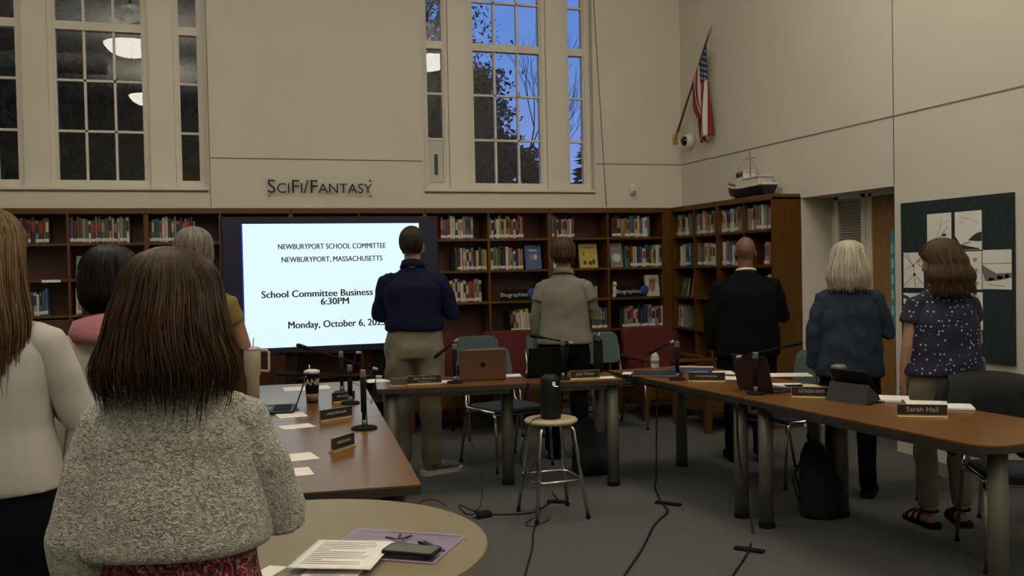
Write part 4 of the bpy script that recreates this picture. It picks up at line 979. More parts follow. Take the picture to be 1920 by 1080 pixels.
for i in range(n+1):
    for j in range(n+1):
        u, v = i/n-.5, j/n-.5; e = (1-(2*abs(u))**4)*(1-(2*abs(v))**4)
        V.append((u*PW, v*PD, .004+e*(.006+.003*math.sin(13*u+7*v)+.002*math.sin(25*v-9*u)+R.uniform(-.0015,.0015))))
m.add(V, [(i*(n+1)+j,(i+1)*(n+1)+j,(i+1)*(n+1)+j+1,i*(n+1)+j+1) for i in range(n) for j in range(n)])
m.obj('top_film', pf, o, True); MB().box((-PW/2,-PD/2,.0006), (PW/2,PD/2,.0012)).obj('bottom_film', pf, o)
for a, c in (((-PW/2,-PD/2),(PW/2,-PD/2)),((-PW/2,PD/2),(PW/2,PD/2)),((-PW/2,-PD/2),(-PW/2,PD/2)),((PW/2,-PD/2),(PW/2,PD/2))):
    MB().tube([(a[0],a[1],.003),(c[0],c[1],.003)], .003, 6).obj('seam', pf2, o)
MB().box((-PW/2+.02,PD/2-.03,.012), (PW/2-.02,PD/2-.024,.0135)).obj('zip_strip', pf2, o)
def page(lt, rt, rb, label, z, lines, slide=0):
    c, rz_, w_, d_ = frame3(lt, rt, rb, z); o = root('paper_sheet', (c.x,c.y,z), rz_, label, 'paper', 'papers on the round table')
    sh_ = slide/d_
    n = 10; V = []
    for i in range(n+1):
        for j in range(n+1): u, v = i/n-.5, j/n-.5; V.append((u*w_, v*d_, .0008+.0006*math.sin(6*u)))
    s_ = MB().add(V, [(i*(n+1)+j,(i+1)*(n+1)+j,(i+1)*(n+1)+j+1,i*(n+1)+j+1) for i in range(n) for j in range(n)]).obj('sheet', paper_m, o, True); q = s_.modifiers.new('t','SOLIDIFY'); q.thickness = .0006
    R = random.Random(lines)
    for k in range(lines):
        L_ = (w_-.05)*R.uniform(.75,1)*(.3 if k % 5 == 4 else 1); y = d_/2-.03-k*.0165
        MB().box((-w_/2+.024,y,.0018), (-w_/2+.024+L_,y+.0035,.0021)).obj('printed_line', mat('pale_print', (.38,.37,.35), .8), o)
page((598,1012),(742,1015),(706,1069), 'printed white page resting on the purple pouch edge', T+.0165, 12)
page((580,1064),(684,1066),(655,1110), 'printed white page lying flat below the pouch page', T+.0006, 9)
page((505,1060),(540,1063),(520,1090), 'blank white page corner beside the knitted sweater', T+.0006, 0)
p = atz(772,1032,T+.02); o = root('phone', (p.x,p.y,T+.0155), -.62, 'black phone with a pale screen on the purple pouch', 'phone')
MB().prism(rrect(-.075,-.038,.075,.038,.010), 0, .010).obj('case', black, o); MB().prism(rrect(-.069,-.032,.069,.032,.006), .010, .0106).obj('screen', mat('phone_screen', (.12,.12,.10), .08), o)
p = atz(812,1022,T+.02)
for k, (dx, mm, lab) in enumerate(((0,mat('pen_blue', (.05,.13,.30), .3),'blue pen on the purple pouch beside the phone'),(-.016,black,'black pen on the purple pouch beside the phone'))):
    o = root('pen', (p.x+dx,p.y,T+.019), -.62+.9, lab, 'pen', 'pens on the pouch')
    MB().tube([(0,-.06,0),(0,.045,0)], .0045, 8).obj('barrel', mm, o, True); MB().tube([(0,.045,0),(0,.062,0)], [.0045,.001], 8).obj('tip', greymet, o, True); MB().box((-.001,-.055,.0045), (.001,-.02,.007)).obj('clip', greymet, o)
p = atz(748,1012,T+.02)
o = root('key_ring', (p.x,p.y,T+.018), 0, 'dark key ring lying behind the phone', 'keys')
MB().tube([(.016*math.cos(t),.016*math.sin(t),.002) for t in np.linspace(0,6.283,15)], .0017, 6).obj('ring', greymet, o)
for a in (.6,2.2,1.3):
    MB().box((.012,-.004,0), (.05,.004,.003), M=Matrix.Rotation(a,4,'Z')).obj('key', mat('dark_metal', (.03,.03,.04), .4, .8), o)

# ------------------------------------------------------------------ floor things: cables, bags
def cable(name, pts, r, label, m=black, extra=()):
    P = [atz(x, y, 0)+Vector((0,0,r)) if not isinstance(x, Vector) else x for x, y in pts]
    return tag(curve_tube(name, list(extra)+P, r, m), label, 'cable', 'cables on the carpet')
fz = lambda px, py: atz(px, py, 0)
e1 = atz(1245,716,T); 
def hang(px, py): # start point on a table edge
    p = atz(px, py, T-.01); return p
cable('floor_cable', [(1238,940),(1245,950),(1252,962),(1228,985),(1205,1030),(1175,1075),(1150,1115)], .006, 'black cable leaving the corner table across the open carpet', extra=[Vector((2.775,5.58,.74)),Vector((2.765,5.585,.45)),Vector((2.745,5.56,.12)),fz(1228,915)+Vector((0,0,.01))])
cable('floor_cable', [(1412,1000),(1407,1025),(1398,1045),(1375,1080),(1350,1120)], .006, 'black cable dropping beside the joined table legs', extra=[Vector((2.86,4.735,.71)),Vector((2.86,4.72,.4))])
cable('floor_cable', [(1008,978),(1000,1000),(998,1030),(985,1078),(975,1120)], .005, 'black cable running from under the stool')
cable('floor_cable', [(912,966),(950,966),(1000,962),(1030,945),(1045,940),(1036,925)], .005, 'thin black cable between the power adapter and the stool')
cable('floor_cable', [(862,948),(870,962),(880,966),(890,966)], .004, 'short black cable looping behind the round table', extra=[Vector((1.55,5.975,.72)),Vector((1.57,5.95,.45)),Vector((1.60,5.75,.18)),Vector((1.52,5.55,.02))])
cable('floor_cable', [(783,946),(800,938),(822,940),(835,948)], .005, 'red cable loop on the carpet behind the round table', mat('red_cable', (.22,.02,.012), .5))
cable('floor_cable', [(1000,972),(985,985),(1005,987),(1030,975)], .003, 'thin cable loop around the stool foot')
tag(curve_tube('device_cord', [SC+Vector((-.05,-.02,SZ+.012)),SC+Vector((-.13,-.05,SZ+.006)),SC+Vector((-.18,-.06,SZ-.06)),SC+Vector((-.20,.0,.36)),SC+Vector((-.15,.02,.26)),SC+Vector((-.10,.0,.33)),SC+Vector((-.09,.02,.15)),SC+Vector((-.06,.05,.006))], .0035, black), 'black cord hanging from the conference camera beside a stool leg', 'cable')
for (xa, ya), (xb, yb), lab in (((1230,943),(1276,949),'black cable strap on the carpet below the corner table'),((1378,1029),(1432,1037),'black cable strap on the carpet beside the joined table legs'),((1026,942),(1066,943),'black cable strap on the carpet behind the stool')):
    a, c = fz(xa,ya), fz(xb,yb); d = (c-a).normalized(); nn = Vector((-d.y,d.x,0))*.022
    m = MB().prism([(a+nn).xy,(a-nn).xy,(c-nn).xy,(c+nn).xy][::-1], .0005, .0135); tag(m.obj('cable_strap', matte_black), lab, 'strap', 'cable straps on the carpet')
p = fz(906,970); o = root('power_adapter', p, .2, 'black power adapter lying on the carpet', 'adapter')
MB().bbox((-.05,-.03,0), (.05,.03,.035), .006).obj('brick', black, o); MB().tube([(-.05,0,.018),(-.075,0,.016)], [.008,.005], 8).obj('strain_relief', greymet, o)
def bag(label, loc, rz, w_, d_, h):
    o = root('backpack', loc, rz, label, 'bag', 'dark bags on the floor'); bm_ = mat('bag_nylon', (.007,.007,.008), .8, bump=.3, bscale=30)
    m = MB().rings([(0,0,.0,w_*.46,d_*.42),(0,0,.03,w_*.5,d_*.5),(0,0,h*.45,w_*.49,d_*.48),(0,.02,h*.8,w_*.42,d_*.36),(0,.03,h*.95,w_*.28,d_*.22),(0,.03,h,w_*.1,d_*.1)], 20, p=3); m.obj('main_pocket', bm_, o, True)
    m = MB().rings([(0,-d_*.46,.04,w_*.36,d_*.16),(0,-d_*.48,h*.3,w_*.38,d_*.18),(0,-d_*.42,h*.5,w_*.3,d_*.12)], 16, p=3); m.obj('front_pocket', bm_, o, True)
    MB().tube([(-.04,.05,h*.96),(-.03,.06,h+.04),(.03,.06,h+.04),(.04,.05,h*.96)], .008, 8).obj('handle', bm_, o, True)
    for s in (-1,1): MB().tube([(s*w_*.25,d_*.3,h*.85),(s*w_*.3,d_*.62,h*.5),(s*w_*.28,d_*.45,.08)], .014, 8, asp=.4).obj('strap', bm_, o, True)
bag('black backpack leaning under the table beside the stool', (2.60,6.30,0), -.15, .30, .22, .40)
bag('large black bag under the table below the tablet', (3.42,4.75,0), .9, .30, .24, .44)
bag('black bag on the floor under the laptop table', (.55,5.4,0), .3, .34, .22, .42)
# ------------------------------------------------------------------ people
def fold_disp(o, amp, seed, kz=38., kx=14.):
    me = o.data; n = len(me.vertices); co = np.empty(n*3); me.vertices.foreach_get('co', co); co = co.reshape(-1,3)
    nr = np.empty(n*3); me.vertices.foreach_get('normal', nr); nr = nr.reshape(-1,3)
    R = np.random.default_rng(seed); d = np.zeros(n)
    wx = co[:,0]+.03*np.sin(co[:,2]*17+R.uniform(0,6)); wz = co[:,2]+.035*np.sin(co[:,0]*15+R.uniform(0,6))+.03*np.sin(co[:,1]*19+R.uniform(0,6))
    for k in range(3): d += np.sin(wz*kz*R.uniform(.6,1.3)+wx*kx*R.uniform(-1.3,1.3)+R.uniform(0,6))*R.uniform(.4,1)
    d = np.sign(d)*np.abs(d)**.8*amp/1.6
    co += nr*d[:,None]; me.vertices.foreach_set('co', co.ravel()); me.update()
def hand(mb, w, d, nrm, side, k=1.0, curl=.35):
    """w wrist, d along the hand, nrm palm direction, side +1/-1 puts the thumb"""
    d = Vector(d).normalized(); nrm = Vector(nrm); nrm = (nrm-d*nrm.dot(d)).normalized(); s = d.cross(nrm)*side; w = Vector(w)
    M = Matrix((s,d,nrm)).transposed().to_4x4()
    mb.ell(w+d*.045*k, (.040*k,.052*k,.014*k), 14, 8, M=M); mb.tube([w-d*.03*k, w+d*.02*k], [.026*k,.028*k], 10, asp=.7, up=s)
    for i, L in enumerate((.072,.080,.075,.060)):
        o_ = (1.5-i)*.0205*k; p = w+d*.085*k+s*o_-(s*0); dd = (d+s*(1.5-i)*.05).normalized(); pts = [p-d*.02*k, p]; c = 0
        for q in (.42,.32,.26):
            c += curl; v = (dd*math.cos(c)+nrm*math.sin(c)).normalized(); p = p+v*L*q*k; pts.append(p)
        mb.tube(pts, [.0085*k,.0085*k,.0078*k,.0072*k,.0058*k], 8)
    p = w+d*.022*k+s*.030*k; v1 = (d*.6+s*.75+nrm*.35).normalized(); v2 = (d*.9+s*.35+nrm*.35).normalized()
    mb.tube([p-v1*.015*k, p+v1*.032*k, p+v1*.032*k+v2*.03*k, p+v1*.032*k+v2*.052*k], [.013*k,.0115*k,.0095*k,.007*k], 8)
def hair_strands(profile, n, zend, jit, seed, r, mat_, parent, yc=-.02, front=.35, zfront=1.60, wave=0., wf=30., rot=0., lift=.004, clump=0):
    R = np.random.default_rng(seed); prof = sorted(profile, reverse=True); Z = np.array([p[0] for p in prof]); RX = np.array([p[1] for p in prof]); RY_ = np.array([p[2] for p in prof]); YC = np.array([p[3] if len(p) > 3 else yc for p in prof])
    NS = 14; A = R.uniform(0, 2*np.pi, n); zt = Z[0]-.001-(R.uniform(0,1,n)**2)*.06
    ze = zend+R.normal(0, jit, n); fr = np.sin(A) > front; ze = np.where(fr, np.maximum(ze, zfront+R.uniform(-.03,.03,n)), ze)
    t = np.linspace(0,1,NS)[None,:]; z = zt[:,None]+(ze-zt)[:,None]*(t**1.1)
    f = lambda Q: np.interp(-z, -Z, Q)
    off = 1+R.uniform(-.04,.10,n)[:,None]*t+lift/.1*R.uniform(0,1,n)[:,None]; ph = R.uniform(0,6.28,n)
    aa = A[:,None]+.10*np.sin(t*4+ph[:,None])*t+R.normal(0,.05,n)[:,None]*t
    wv = wave*np.sin(z*wf+ph[:,None]*(.25 if clump else 1))*t
    rx = f(RX)*off+wv; ry = f(RY_)*off+wv
    P = np.stack([rx*np.cos(aa), f(YC)+ry*np.sin(aa), z], -1)
    rad = r*R.uniform(.6,1.4,n)[:,None]*np.interp(t, [0,.1,.75,1], [.5,1,.9,.15])
    # ribbon-like tubes with a triangular section
    T_ = np.gradient(P, axis=1); T_ /= np.linalg.norm(T_,axis=2)[...,None]+1e-9
    N_ = np.stack([np.cos(aa),np.sin(aa),0*aa],-1); N_ -= T_*(N_*T_).sum(-1)[...,None]; N_ /= np.linalg.norm(N_,axis=2)[...,None]+1e-9; B_ = np.cross(T_,N_)
    rings_ = [P+N_*rad[...,None]*.7, P+B_*rad[...,None]*1.2-N_*rad[...,None]*.3, P-B_*rad[...,None]*1.2-N_*rad[...,None]*.3]
    V = np.stack(rings_,2).reshape(-1,3)
    if rot: c, s = math.cos(rot), math.sin(rot); V = np.stack([V[:,0]*c-V[:,1]*s, V[:,0]*s+V[:,1]*c, V[:,2]], -1)
    i0 = (np.arange(n)[:,None]*NS+np.arange(NS-1)[None,:])*3; Fq = []
    for k in range(3): k2 = (k+1) % 3; Fq.append(np.stack([i0+k, i0+k2, i0+3+k2, i0+3+k], -1))
    Fq = np.stack(Fq,2).reshape(-1,4); nf = len(Fq)
    me = bpy.data.meshes.new('hair_strands'); me.vertices.add(len(V)); me.vertices.foreach_set('co', V.ravel()); me.loops.add(nf*4); me.loops.foreach_set('vertex_index', Fq.ravel()); me.polygons.add(nf)
    me.polygons.foreach_set('loop_start', np.arange(0,nf*4,4)); me.polygons.foreach_set('loop_total', np.full(nf,4)); me.update(calc_edges=True)
    at = me.attributes.new('tone', 'FLOAT', 'POINT'); at.data.foreach_set('value', np.repeat(R.uniform(0,1,n), NS*3))
    me.polygons.foreach_set('use_smooth', [True]*nf); me.materials.append(mat_)
    o = link('hair_strands', me, parent); o['kind'] = 'stuff'; return o
def hair_mat(name, c1, c2, rough=.42):
    if name in MATS: return MATS[name]
    m = bpy.data.materials.new(name); m.use_nodes = True; t = m.node_tree; p = t.nodes['Principled BSDF']; p.inputs['Roughness'].default_value = rough; p.inputs['Specular IOR Level'].default_value = .18
    at = t.nodes.new('ShaderNodeAttribute'); at.attribute_name = 'tone'; r = t.nodes.new('ShaderNodeValToRGB'); r.color_ramp.elements[0].color = c1+(1,); r.color_ramp.elements[1].color = c2+(1,)
    t.links.new(at.outputs['Fac'], r.inputs[0]); t.links.new(r.outputs[0], p.inputs['Base Color']); MATS[name] = m; return m
def cap_profile(extra, top=1.705, rx=.083, ry=.102):
    P = [(top,.004,.004,-.012)]+[(top-d_,rx*f_,ry*f_,-.013) for d_, f_ in ((.003,.24),(.008,.40),(.018,.59),(.032,.76),(.050,.89),(.07,.965),(.09,1.0))]
    return P+extra
POSE_R = dict(heart=dict(e=(.055,.03,1.095), w=(-.11,.185,1.195), d=(-1,.05,.35), n=(0,-1,0)), down=dict(e=(.036,-.03,1.075), w=(.034,.03,.85), d=(0,.12,-1), n=(-1,0,0)), cross=dict(e=(.035,.04,1.09), w=(-.06,.20,1.10), d=(-1,.1,.15), n=(0,-1,0)))
skin_m = mat('skin_light', (.34,.19,.13), .5, var=.06, vscale=12, spec=.35)
skin_d = mat('skin_tan', (.16,.08,.048), .5, var=.06, vscale=12, spec=.35)
def person(label, loc, rz, H, skin=None, g=1.0, sw=.185, right='heart', left='down', head_yaw=0., top=None, bottom=None, shoes=None, hair=None, seed=1, glasses=False, toe=(-.2,.15), extra=None, lean=0.):
    skin = skin or skin_m
    o = root('person', loc, rz, label, 'person'); s = H/1.70; o.scale = (s,s,s)
    b_ = MB(); h = MB()
    h.ell((0,-.012,1.605), (.074,.094,.090)); h.ell((0,.026,1.555), (.063,.068,.085)); h.ell((0,.046,1.502), (.042,.043,.034))
    h.tube([(0,.088,1.58),(0,.098,1.56),(0,.110,1.543)], [.008,.010,.014], 8); h.ell((0,.092,1.513), (.022,.010,.009)); h.ell((0,.085,1.595), (.048,.012,.008))
    for q in (-1,1): h.ell((q*.076,-.005,1.565), (.011,.020,.032)); h.ell((q*.05,.07,1.535), (.02,.02,.025))
    if head_yaw: h.xf(Matrix.Rotation(head_yaw,4,'Z'))
    b_.add(h.v, h.f)
    b_.tube([(0,-.022,1.38),(0,-.012,1.45),(0,-.004,1.54)], [.064,.056,.056], 14)
    b_.rings([(0,0,.86,.150*g,.100*g),(0,0,.95,.150*g,.10*g),(0,.0,1.06,.125*g,.09*g),(0,.0,1.22,.14*g,.10*g),(0,-.005,1.30,.13,.08),(0,-.012,1.36,.09,.062)])
    arms = {}
    for q, nm in ((1,right),(-1,left)):
        P = POSE_R[nm]; S_ = Vector((q*(sw-.012),-.012,1.318)); E = Vector((q*(sw+P['e'][0]),P['e'][1],P['e'][2])); W_ = Vector((q*(sw+P['w'][0]),P['w'][1],P['w'][2]))
        if nm in ('heart','cross'): W_.y += .10*(g-1)+.02
        arms[q] = (S_, E, W_)
        b_.tube([S_*1.0, S_.lerp(E,.5), E, E.lerp(W_,.3), W_], [.040,.040,.036,.037,.026], 12)
        b_.tube([(q*.05,-.015,1.35), S_], [.038,.038], 10)
        d = Vector((q*P['d'][0],P['d'][1],P['d'][2])); hand(b_, W_, d, Vector((q*P['n'][0],P['n'][1],P['n'][2])), 1 if (q > 0) != (nm != 'down') else -1, 1.0, .22 if nm != 'down' else .38)
    for q in (-1,1):
        b_.tube([(q*.085,0,.90),(q*.09,.005,.70),(q*.095,.01,.49),(q*.097,-.01,.32),(q*.10,-.03,.08)], [.085,.075,.055,.054,.036], 14)
        TM_ = Matrix.Translation((q*.10,-.03,0)) @ Matrix.Rotation(toe[0 if q > 0 else 1],4,'Z') @ Matrix.Translation((-q*.10,.03,0))
        b_.tube([TM_@Vector(v) for v in ((q*.10,-.055,.045),(q*.103,.03,.045),(q*.108,.10,.032),(q*.11,.15,.026))], [.034,.038,.038,.024], 12, asp=.75)
    body = remesh(b_, 'body', skin, o, .0068, 3)
    for q in (-1,1):
        e_ = MB().ell((q*.031,.0835,1.572), (.0125,.010,.0105), 12, 8)
        ir = MB().ell((q*.031,.0925,1.572), (.0055,.0025,.0055), 10, 6)
        if head_yaw: e_.xf(Matrix.Rotation(head_yaw,4,'Z')); ir.xf(Matrix.Rotation(head_yaw,4,'Z'))
        eo = e_.obj('eye', mat('eye_white', (.6,.58,.55), .2), o, True); ir.obj('iris', mat('iris_brown', (.03,.018,.01), .2), eo, True)
    # --- bottoms
    B = bottom
    if B:
        m = MB()
        if B['kind'] == 'trousers':
            w_ = B.get('w', 1.); hp = B.get('hip', 1.)*g
            m.rings([(0,-.012,.80,.165*hp,.115*hp),(0,-.012,.88,.180*hp,.125*hp),(0,-.005,.96,.170*hp,.115*hp),(0,0,B.get('top',1.04),.150*hp,.105*hp)])
            m.ell((0,-.03,.86), (.12*hp,.10*hp,.085))
            for q in (-1,1): m.tube([(q*.085*hp,-.012,.86),(q*.095*hp,0,.70),(q*.10,.008,.49),(q*.102,-.008,.30),(q*.105,-.03,B.get('end',.06))], [.100*hp,.092*hp,.072*w_,.068*w_,.062*w_], 16)
        else:
            e = B.get('end',.45); m.rings([(0,0,e,.235*g,.19*g),(0,0,.6,.215*g,.165*g),(0,-.01,.80,.195*g,.14*g),(0,-.005,.95,.175*g,.12*g),(0,0,B.get('top',1.04),.150*g,.105*g)])
        t = remesh(m, B['kind'], B['mat'], o, .011, 5); fold_disp(t, B.get('fold',.005), seed+50, 30, 10)
    # --- shoes
    if shoes:
        for q in (-1,1):
            m = MB(); TM_ = Matrix.Translation((q*.10,-.03,0)) @ Matrix.Rotation(toe[0 if q > 0 else 1],4,'Z') @ Matrix.Translation((-q*.10,.03,0))
            if shoes['kind'] == 'shoe':
                m.tube([(q*.10,-.075,.052),(q*.102,.0,.058),(q*.106,.08,.046),(q*.11,.15,.036),(q*.112,.185,.03)], [.036,.043,.043,.040,.022], 14, asp=.85); m.tube([(q*.10,-.035,.06),(q*.10,-.035,.11)], [.048,.046], 12)
                m.xf(TM_); sh = remesh(m, 'shoe', shoes['mat'], o, .008, 4)
                MB().prism([(q*.10+x,y) for x, y in rrect(-.042,-.115,.052,.205,.04)], 0, .022).xf(TM_).obj('sole', shoes.get('sole', matte_black), sh)
                if shoes.get('stripe'): MB().prism([(q*.10+x,y) for x, y in rrect(-.044,-.118,.054,.208,.042)], .022, .030).xf(TM_).obj('foxing', shoes['stripe'], sh)
            else:
                sh = MB().prism([(q*.10+x,y) for x, y in rrect(-.042,-.10,.052,.195,.04)], 0, .028).xf(TM_).obj('sandal', shoes['mat'], o)
                for yy in (.02,.07,.125): MB().tube([(q*.10-.048,yy,.02),(q*.10-.035,yy,.072-.10*max(0,yy-.02)*2),(q*.10+.02,yy+.015,.088-.2*max(0,yy-.02)),(q*.10+.056,yy+.02,.02)], .008, 8).xf(TM_).obj('strap', shoes['mat'], sh, True)
                MB().tube([(q*.10+.045*math.cos(t),-.03+.05*math.sin(t),.10) for t in np.linspace(0,6.283,13)], .008, 6).xf(TM_).obj('strap', shoes['mat'], sh, True)
    # --- top
    tp = top; m = MB(); ez = tp.get('hem',.90); k = tp.get('loose',1.)
    R_ = tp.get('rings') or [(ez,.185,.135),(.97,.178,.13),(1.08,.160,.122),(1.22,.168,.128),(1.29,.170,.12),(1.335,.148,.105),(1.375,.112,.09),(1.405,.085,.078),(1.43,.068,.068)]
    m.rings([(0,-.005+(r[3] if len(r) > 3 else 0),r[0],r[1]*(g if r[0] < 1.3 else 1+(g-1)*.4)*k,r[2]*(g if r[0] < 1.3 else 1+(g-1)*.4)*k) for r in R_], 24, p=2.3)
    sl = tp.get('sleeve',1.0); sr = tp.get('sr',(.062,.060,.054,.046))
    cuffs = []; slv = []
    for q in (-1,1):
        S_, E, W_ = arms[q]; S2 = S_+Vector((-q*.015,0,.0))
        pts = [Vector((q*.06,-.012,1.345)), S2, S2.lerp(E,.45)]; rr = [.05, sr[0], sr[1]]
        if sl > .6: pts += [E]; rr += [sr[2]]
        if sl >= .99: pts += [E.lerp(W_,.5), E.lerp(W_,.97)]; rr += [sr[2]*.92, sr[3]]
        elif sl > .6: pts += [E.lerp(W_,.35)]; rr += [sr[2]]
        m.tube(pts[:2], [rr[0], rr[1]*.93], 16); slv.append(MB().tube([pts[0].lerp(pts[1],.55)]+pts[1:], [rr[1]*.93]+rr[1:], 18))
        cuffs.append((pts[-2], pts[-1], rr[-1]))
    if tp.get('neck'): m.tube([(0,-.02,1.40),(0,-.012,1.40+tp['neck'])], [.085,.066], 16)
    t = remesh(m, tp.get('name','shirt'), tp['mat'], o, tp.get('voxel',.0105), tp.get('smooth',4)); fold_disp(t, tp.get('fold',.005), seed, tp.get('kz',34), tp.get('kx',14))
    for i, ms in enumerate(slv): q = remesh(ms, 'sleeve', tp['mat'], t, tp.get('voxel',.0105), 4); fold_disp(q, tp.get('fold',.005)*.65, seed+20+i, 42, 22)
    if tp.get('cuff'):
        for a, c, r in cuffs: d = (c-a).normalized(); MB().tube([c-d*.02, c+d*.012], [r*1.02,r*.95], 16).obj('cuff', tp['cuff'], t, True)
    if tp.get('collar'):
        m = MB(); V = []
        for i in range(21):
            a = math.pi*(.5+i/20*2)+0*math.pi; a = math.pi/2+.35+i/20*(2*math.pi-.7)
            for r, z in ((.062,1.448),(.070,1.452),(.082,1.412)): V.append((r*math.cos(a), -.013+r*1.02*math.sin(a), z-.02*math.sin(a)))
        m.add(V, [(i*3+j,(i+1)*3+j,(i+1)*3+j+1,i*3+j+1) for i in range(20) for j in range(2)]); c_ = m.obj('collar', tp['collar'], t, True); q = c_.modifiers.new('t','SOLIDIFY'); q.thickness = .006
    if tp.get('under'):      # longer sleeve below a short jacket sleeve
        for q in (-1,1):
            S_, E, W_ = arms[q]; mm = MB().tube([S_.lerp(E,.4), E, E.lerp(W_,.5), W_], [.052,.050,.046,.036], 16); r2 = remesh(mm, 'undersleeve', tp['under'], o, .0095, 4); fold_disp(r2, .004, seed+q+7, 60, 10)
    # --- hair
    if hair:
        hp = hair['profile']; hm = hair['mat']; mm = MB(); rr_ = hair.get('rot', head_yaw)
        pr = sorted([p for p in hp if p[0] > hair['end']-.001])
        mm.rings([(0,(p[3] if len(p) > 3 else -.02),p[0],p[1]*.96,p[2]*.96) for p in pr], 24)
        if rr_: mm.xf(Matrix.Rotation(rr_,4,'Z'))
        hb = remesh(mm, 'hair', hm, o, .009, 3)
        hair_strands(hp, hair.get('n',900), hair['end']-.02, hair.get('jit',.02), seed, hair.get('r',.004), hm, hb, front=hair.get('front',.35), wave=hair.get('wave',0), wf=hair.get('wf',30), rot=rr_, clump=hair.get('clump',0), zfront=hair.get('zfront',1.60))
    if glasses:
        gl = root('glasses', (0,0,0), head_yaw); gl.parent = o
        bpy.data.objects.remove(gl)
        mm = MB()
        for q in (-1,1):
            mm.tube([(q*.034+.025*math.cos(t),.108,1.570+.020*math.sin(t)) for t in np.linspace(0,6.283,19)], .0018, 6); mm.tube([(q*.059,.107,1.575),(q*.076,.09,1.577),(q*.080,.0,1.577),(q*.079,-.01,1.565)], .0018, 6)
        mm.tube([(-.010,.110,1.573),(.010,.110,1.573)], .0018, 6); mm.xf(Matrix.Rotation(head_yaw,4,'Z')); mm.obj('glasses', mat('glasses_frame', (.03,.02,.02), .3), o, True)
    return o
def va(p): return math.atan2(p[0], p[1])          # bearing of a spot seen from the camera

# sweater: nubbly boucle knit
m = mat('boucle_knit', (.36,.35,.29), .95, spec=.1, sheen=.3); t = m.node_tree; pb = t.nodes['Principled BSDF']
tc = t.nodes.new('ShaderNodeTexCoord'); mp = t.nodes.new('ShaderNodeMapping'); mp.inputs['Scale'].default_value = (1,1,1.25); t.links.new(tc.outputs['Object'], mp.inputs[0])
nz = t.nodes.new('ShaderNodeTexNoise'); nz.inputs['Scale'].default_value = 110; nz.inputs['Detail'].default_value = 2.5; nz.inputs['Distortion'].default_value = 1.2; t.links.new(mp.outputs[0], nz.inputs['Vector'])
cr = t.nodes.new('ShaderNodeValToRGB'); cr.color_ramp.elements[0].position = .36; cr.color_ramp.elements[0].color = (.25,.245,.20,1); cr.color_ramp.elements[1].position = .62; cr.color_ramp.elements[1].color = (.62,.61,.53,1)
t.links.new(nz.outputs[0], cr.inputs[0]); t.links.new(cr.outputs[0], pb.inputs['Base Color'])
bn = t.nodes.new('ShaderNodeBump'); bn.inputs['Strength'].default_value = 1.; bn.inputs['Distance'].default_value = .012; t.links.new(nz.outputs[0], bn.inputs['Height']); t.links.new(bn.outputs[0], pb.inputs['Normal'])
knit = m
# floral skirt
m = mat('floral_skirt', (.3,.02,.03), .8); t = m.node_tree; pb = t.nodes['Principled BSDF']; tc = t.nodes.new('ShaderNodeTexCoord')
vz = t.nodes.new('ShaderNodeTexNoise'); vz.inputs['Scale'].default_value = 26; vz.inputs['Detail'].default_value = 1; vz.inputs['Distortion'].default_value = 2.5; t.links.new(tc.outputs['Object'], vz.inputs['Vector'])
cr = t.nodes.new('ShaderNodeValToRGB'); cr.color_ramp.interpolation = 'CONSTANT'
for i, (ps, c) in enumerate(((0,(.012,.014,.03)),(.43,(.28,.015,.03)),(.52,(.42,.38,.33)),(.56,(.30,.02,.035)),(.64,(.02,.025,.06)))):
    e = cr.color_ramp.elements[i] if i < 2 else cr.color_ramp.elements.new(ps); e.position = ps; e.color = c+(1,)
t.links.new(vz.outputs[0], cr.inputs[0]); t.links.new(cr.outputs[0], pb.inputs['Base Color']); floral = m
# dotted blouse
m = mat('dotted_cotton', (.006,.007,.028), .8); t = m.node_tree; pb = t.nodes['Principled BSDF']; tc = t.nodes.new('ShaderNodeTexCoord')
vo = t.nodes.new('ShaderNodeTexVoronoi'); vo.inputs['Scale'].default_value = 36; vo.inputs['Randomness'].default_value = .6; t.links.new(tc.outputs['Object'], vo.inputs['Vector'])
lt = t.nodes.new('ShaderNodeMath'); lt.operation = 'LESS_THAN'; lt.inputs[1].default_value = .20; t.links.new(vo.outputs['Distance'], lt.inputs[0])
mx = t.nodes.new('ShaderNodeMix'); mx.data_type = 'RGBA'; mx.inputs['A'].default_value = (.006,.007,.028,1); mx.inputs['B'].default_value = (.45,.44,.42,1); t.links.new(lt.outputs[0], mx.inputs['Factor']); t.links.new(mx.outputs['Result'], pb.inputs['Base Color']); dotted = m
khaki = mat('khaki_cotton', (.16,.14,.10), .85, var=.08, vscale=20, bump=.15, bscale=250)
blackcl = mat('black_wool', (.004,.004,.006), .95, spec=.1, bump=.1, bscale=200)
suit = mat('suit_charcoal', (.004,.0045,.0055), .95, spec=.1)
denim = mat('denim', (.024,.037,.062), .9, spec=.2, var=.25, vscale=18, bump=.2, bscale=350)
cream_j = mat('cream_jacket', (.175,.168,.135), .85, var=.04, vscale=10, bump=.15, bscale=300)
white_j = mat('white_jacket', (.44,.425,.39), .8, var=.03, vscale=10, bump=.1, bscale=300)
navy_s = mat('navy_shirt', (.007,.009,.032), .9, spec=.15, var=.1, vscale=12)

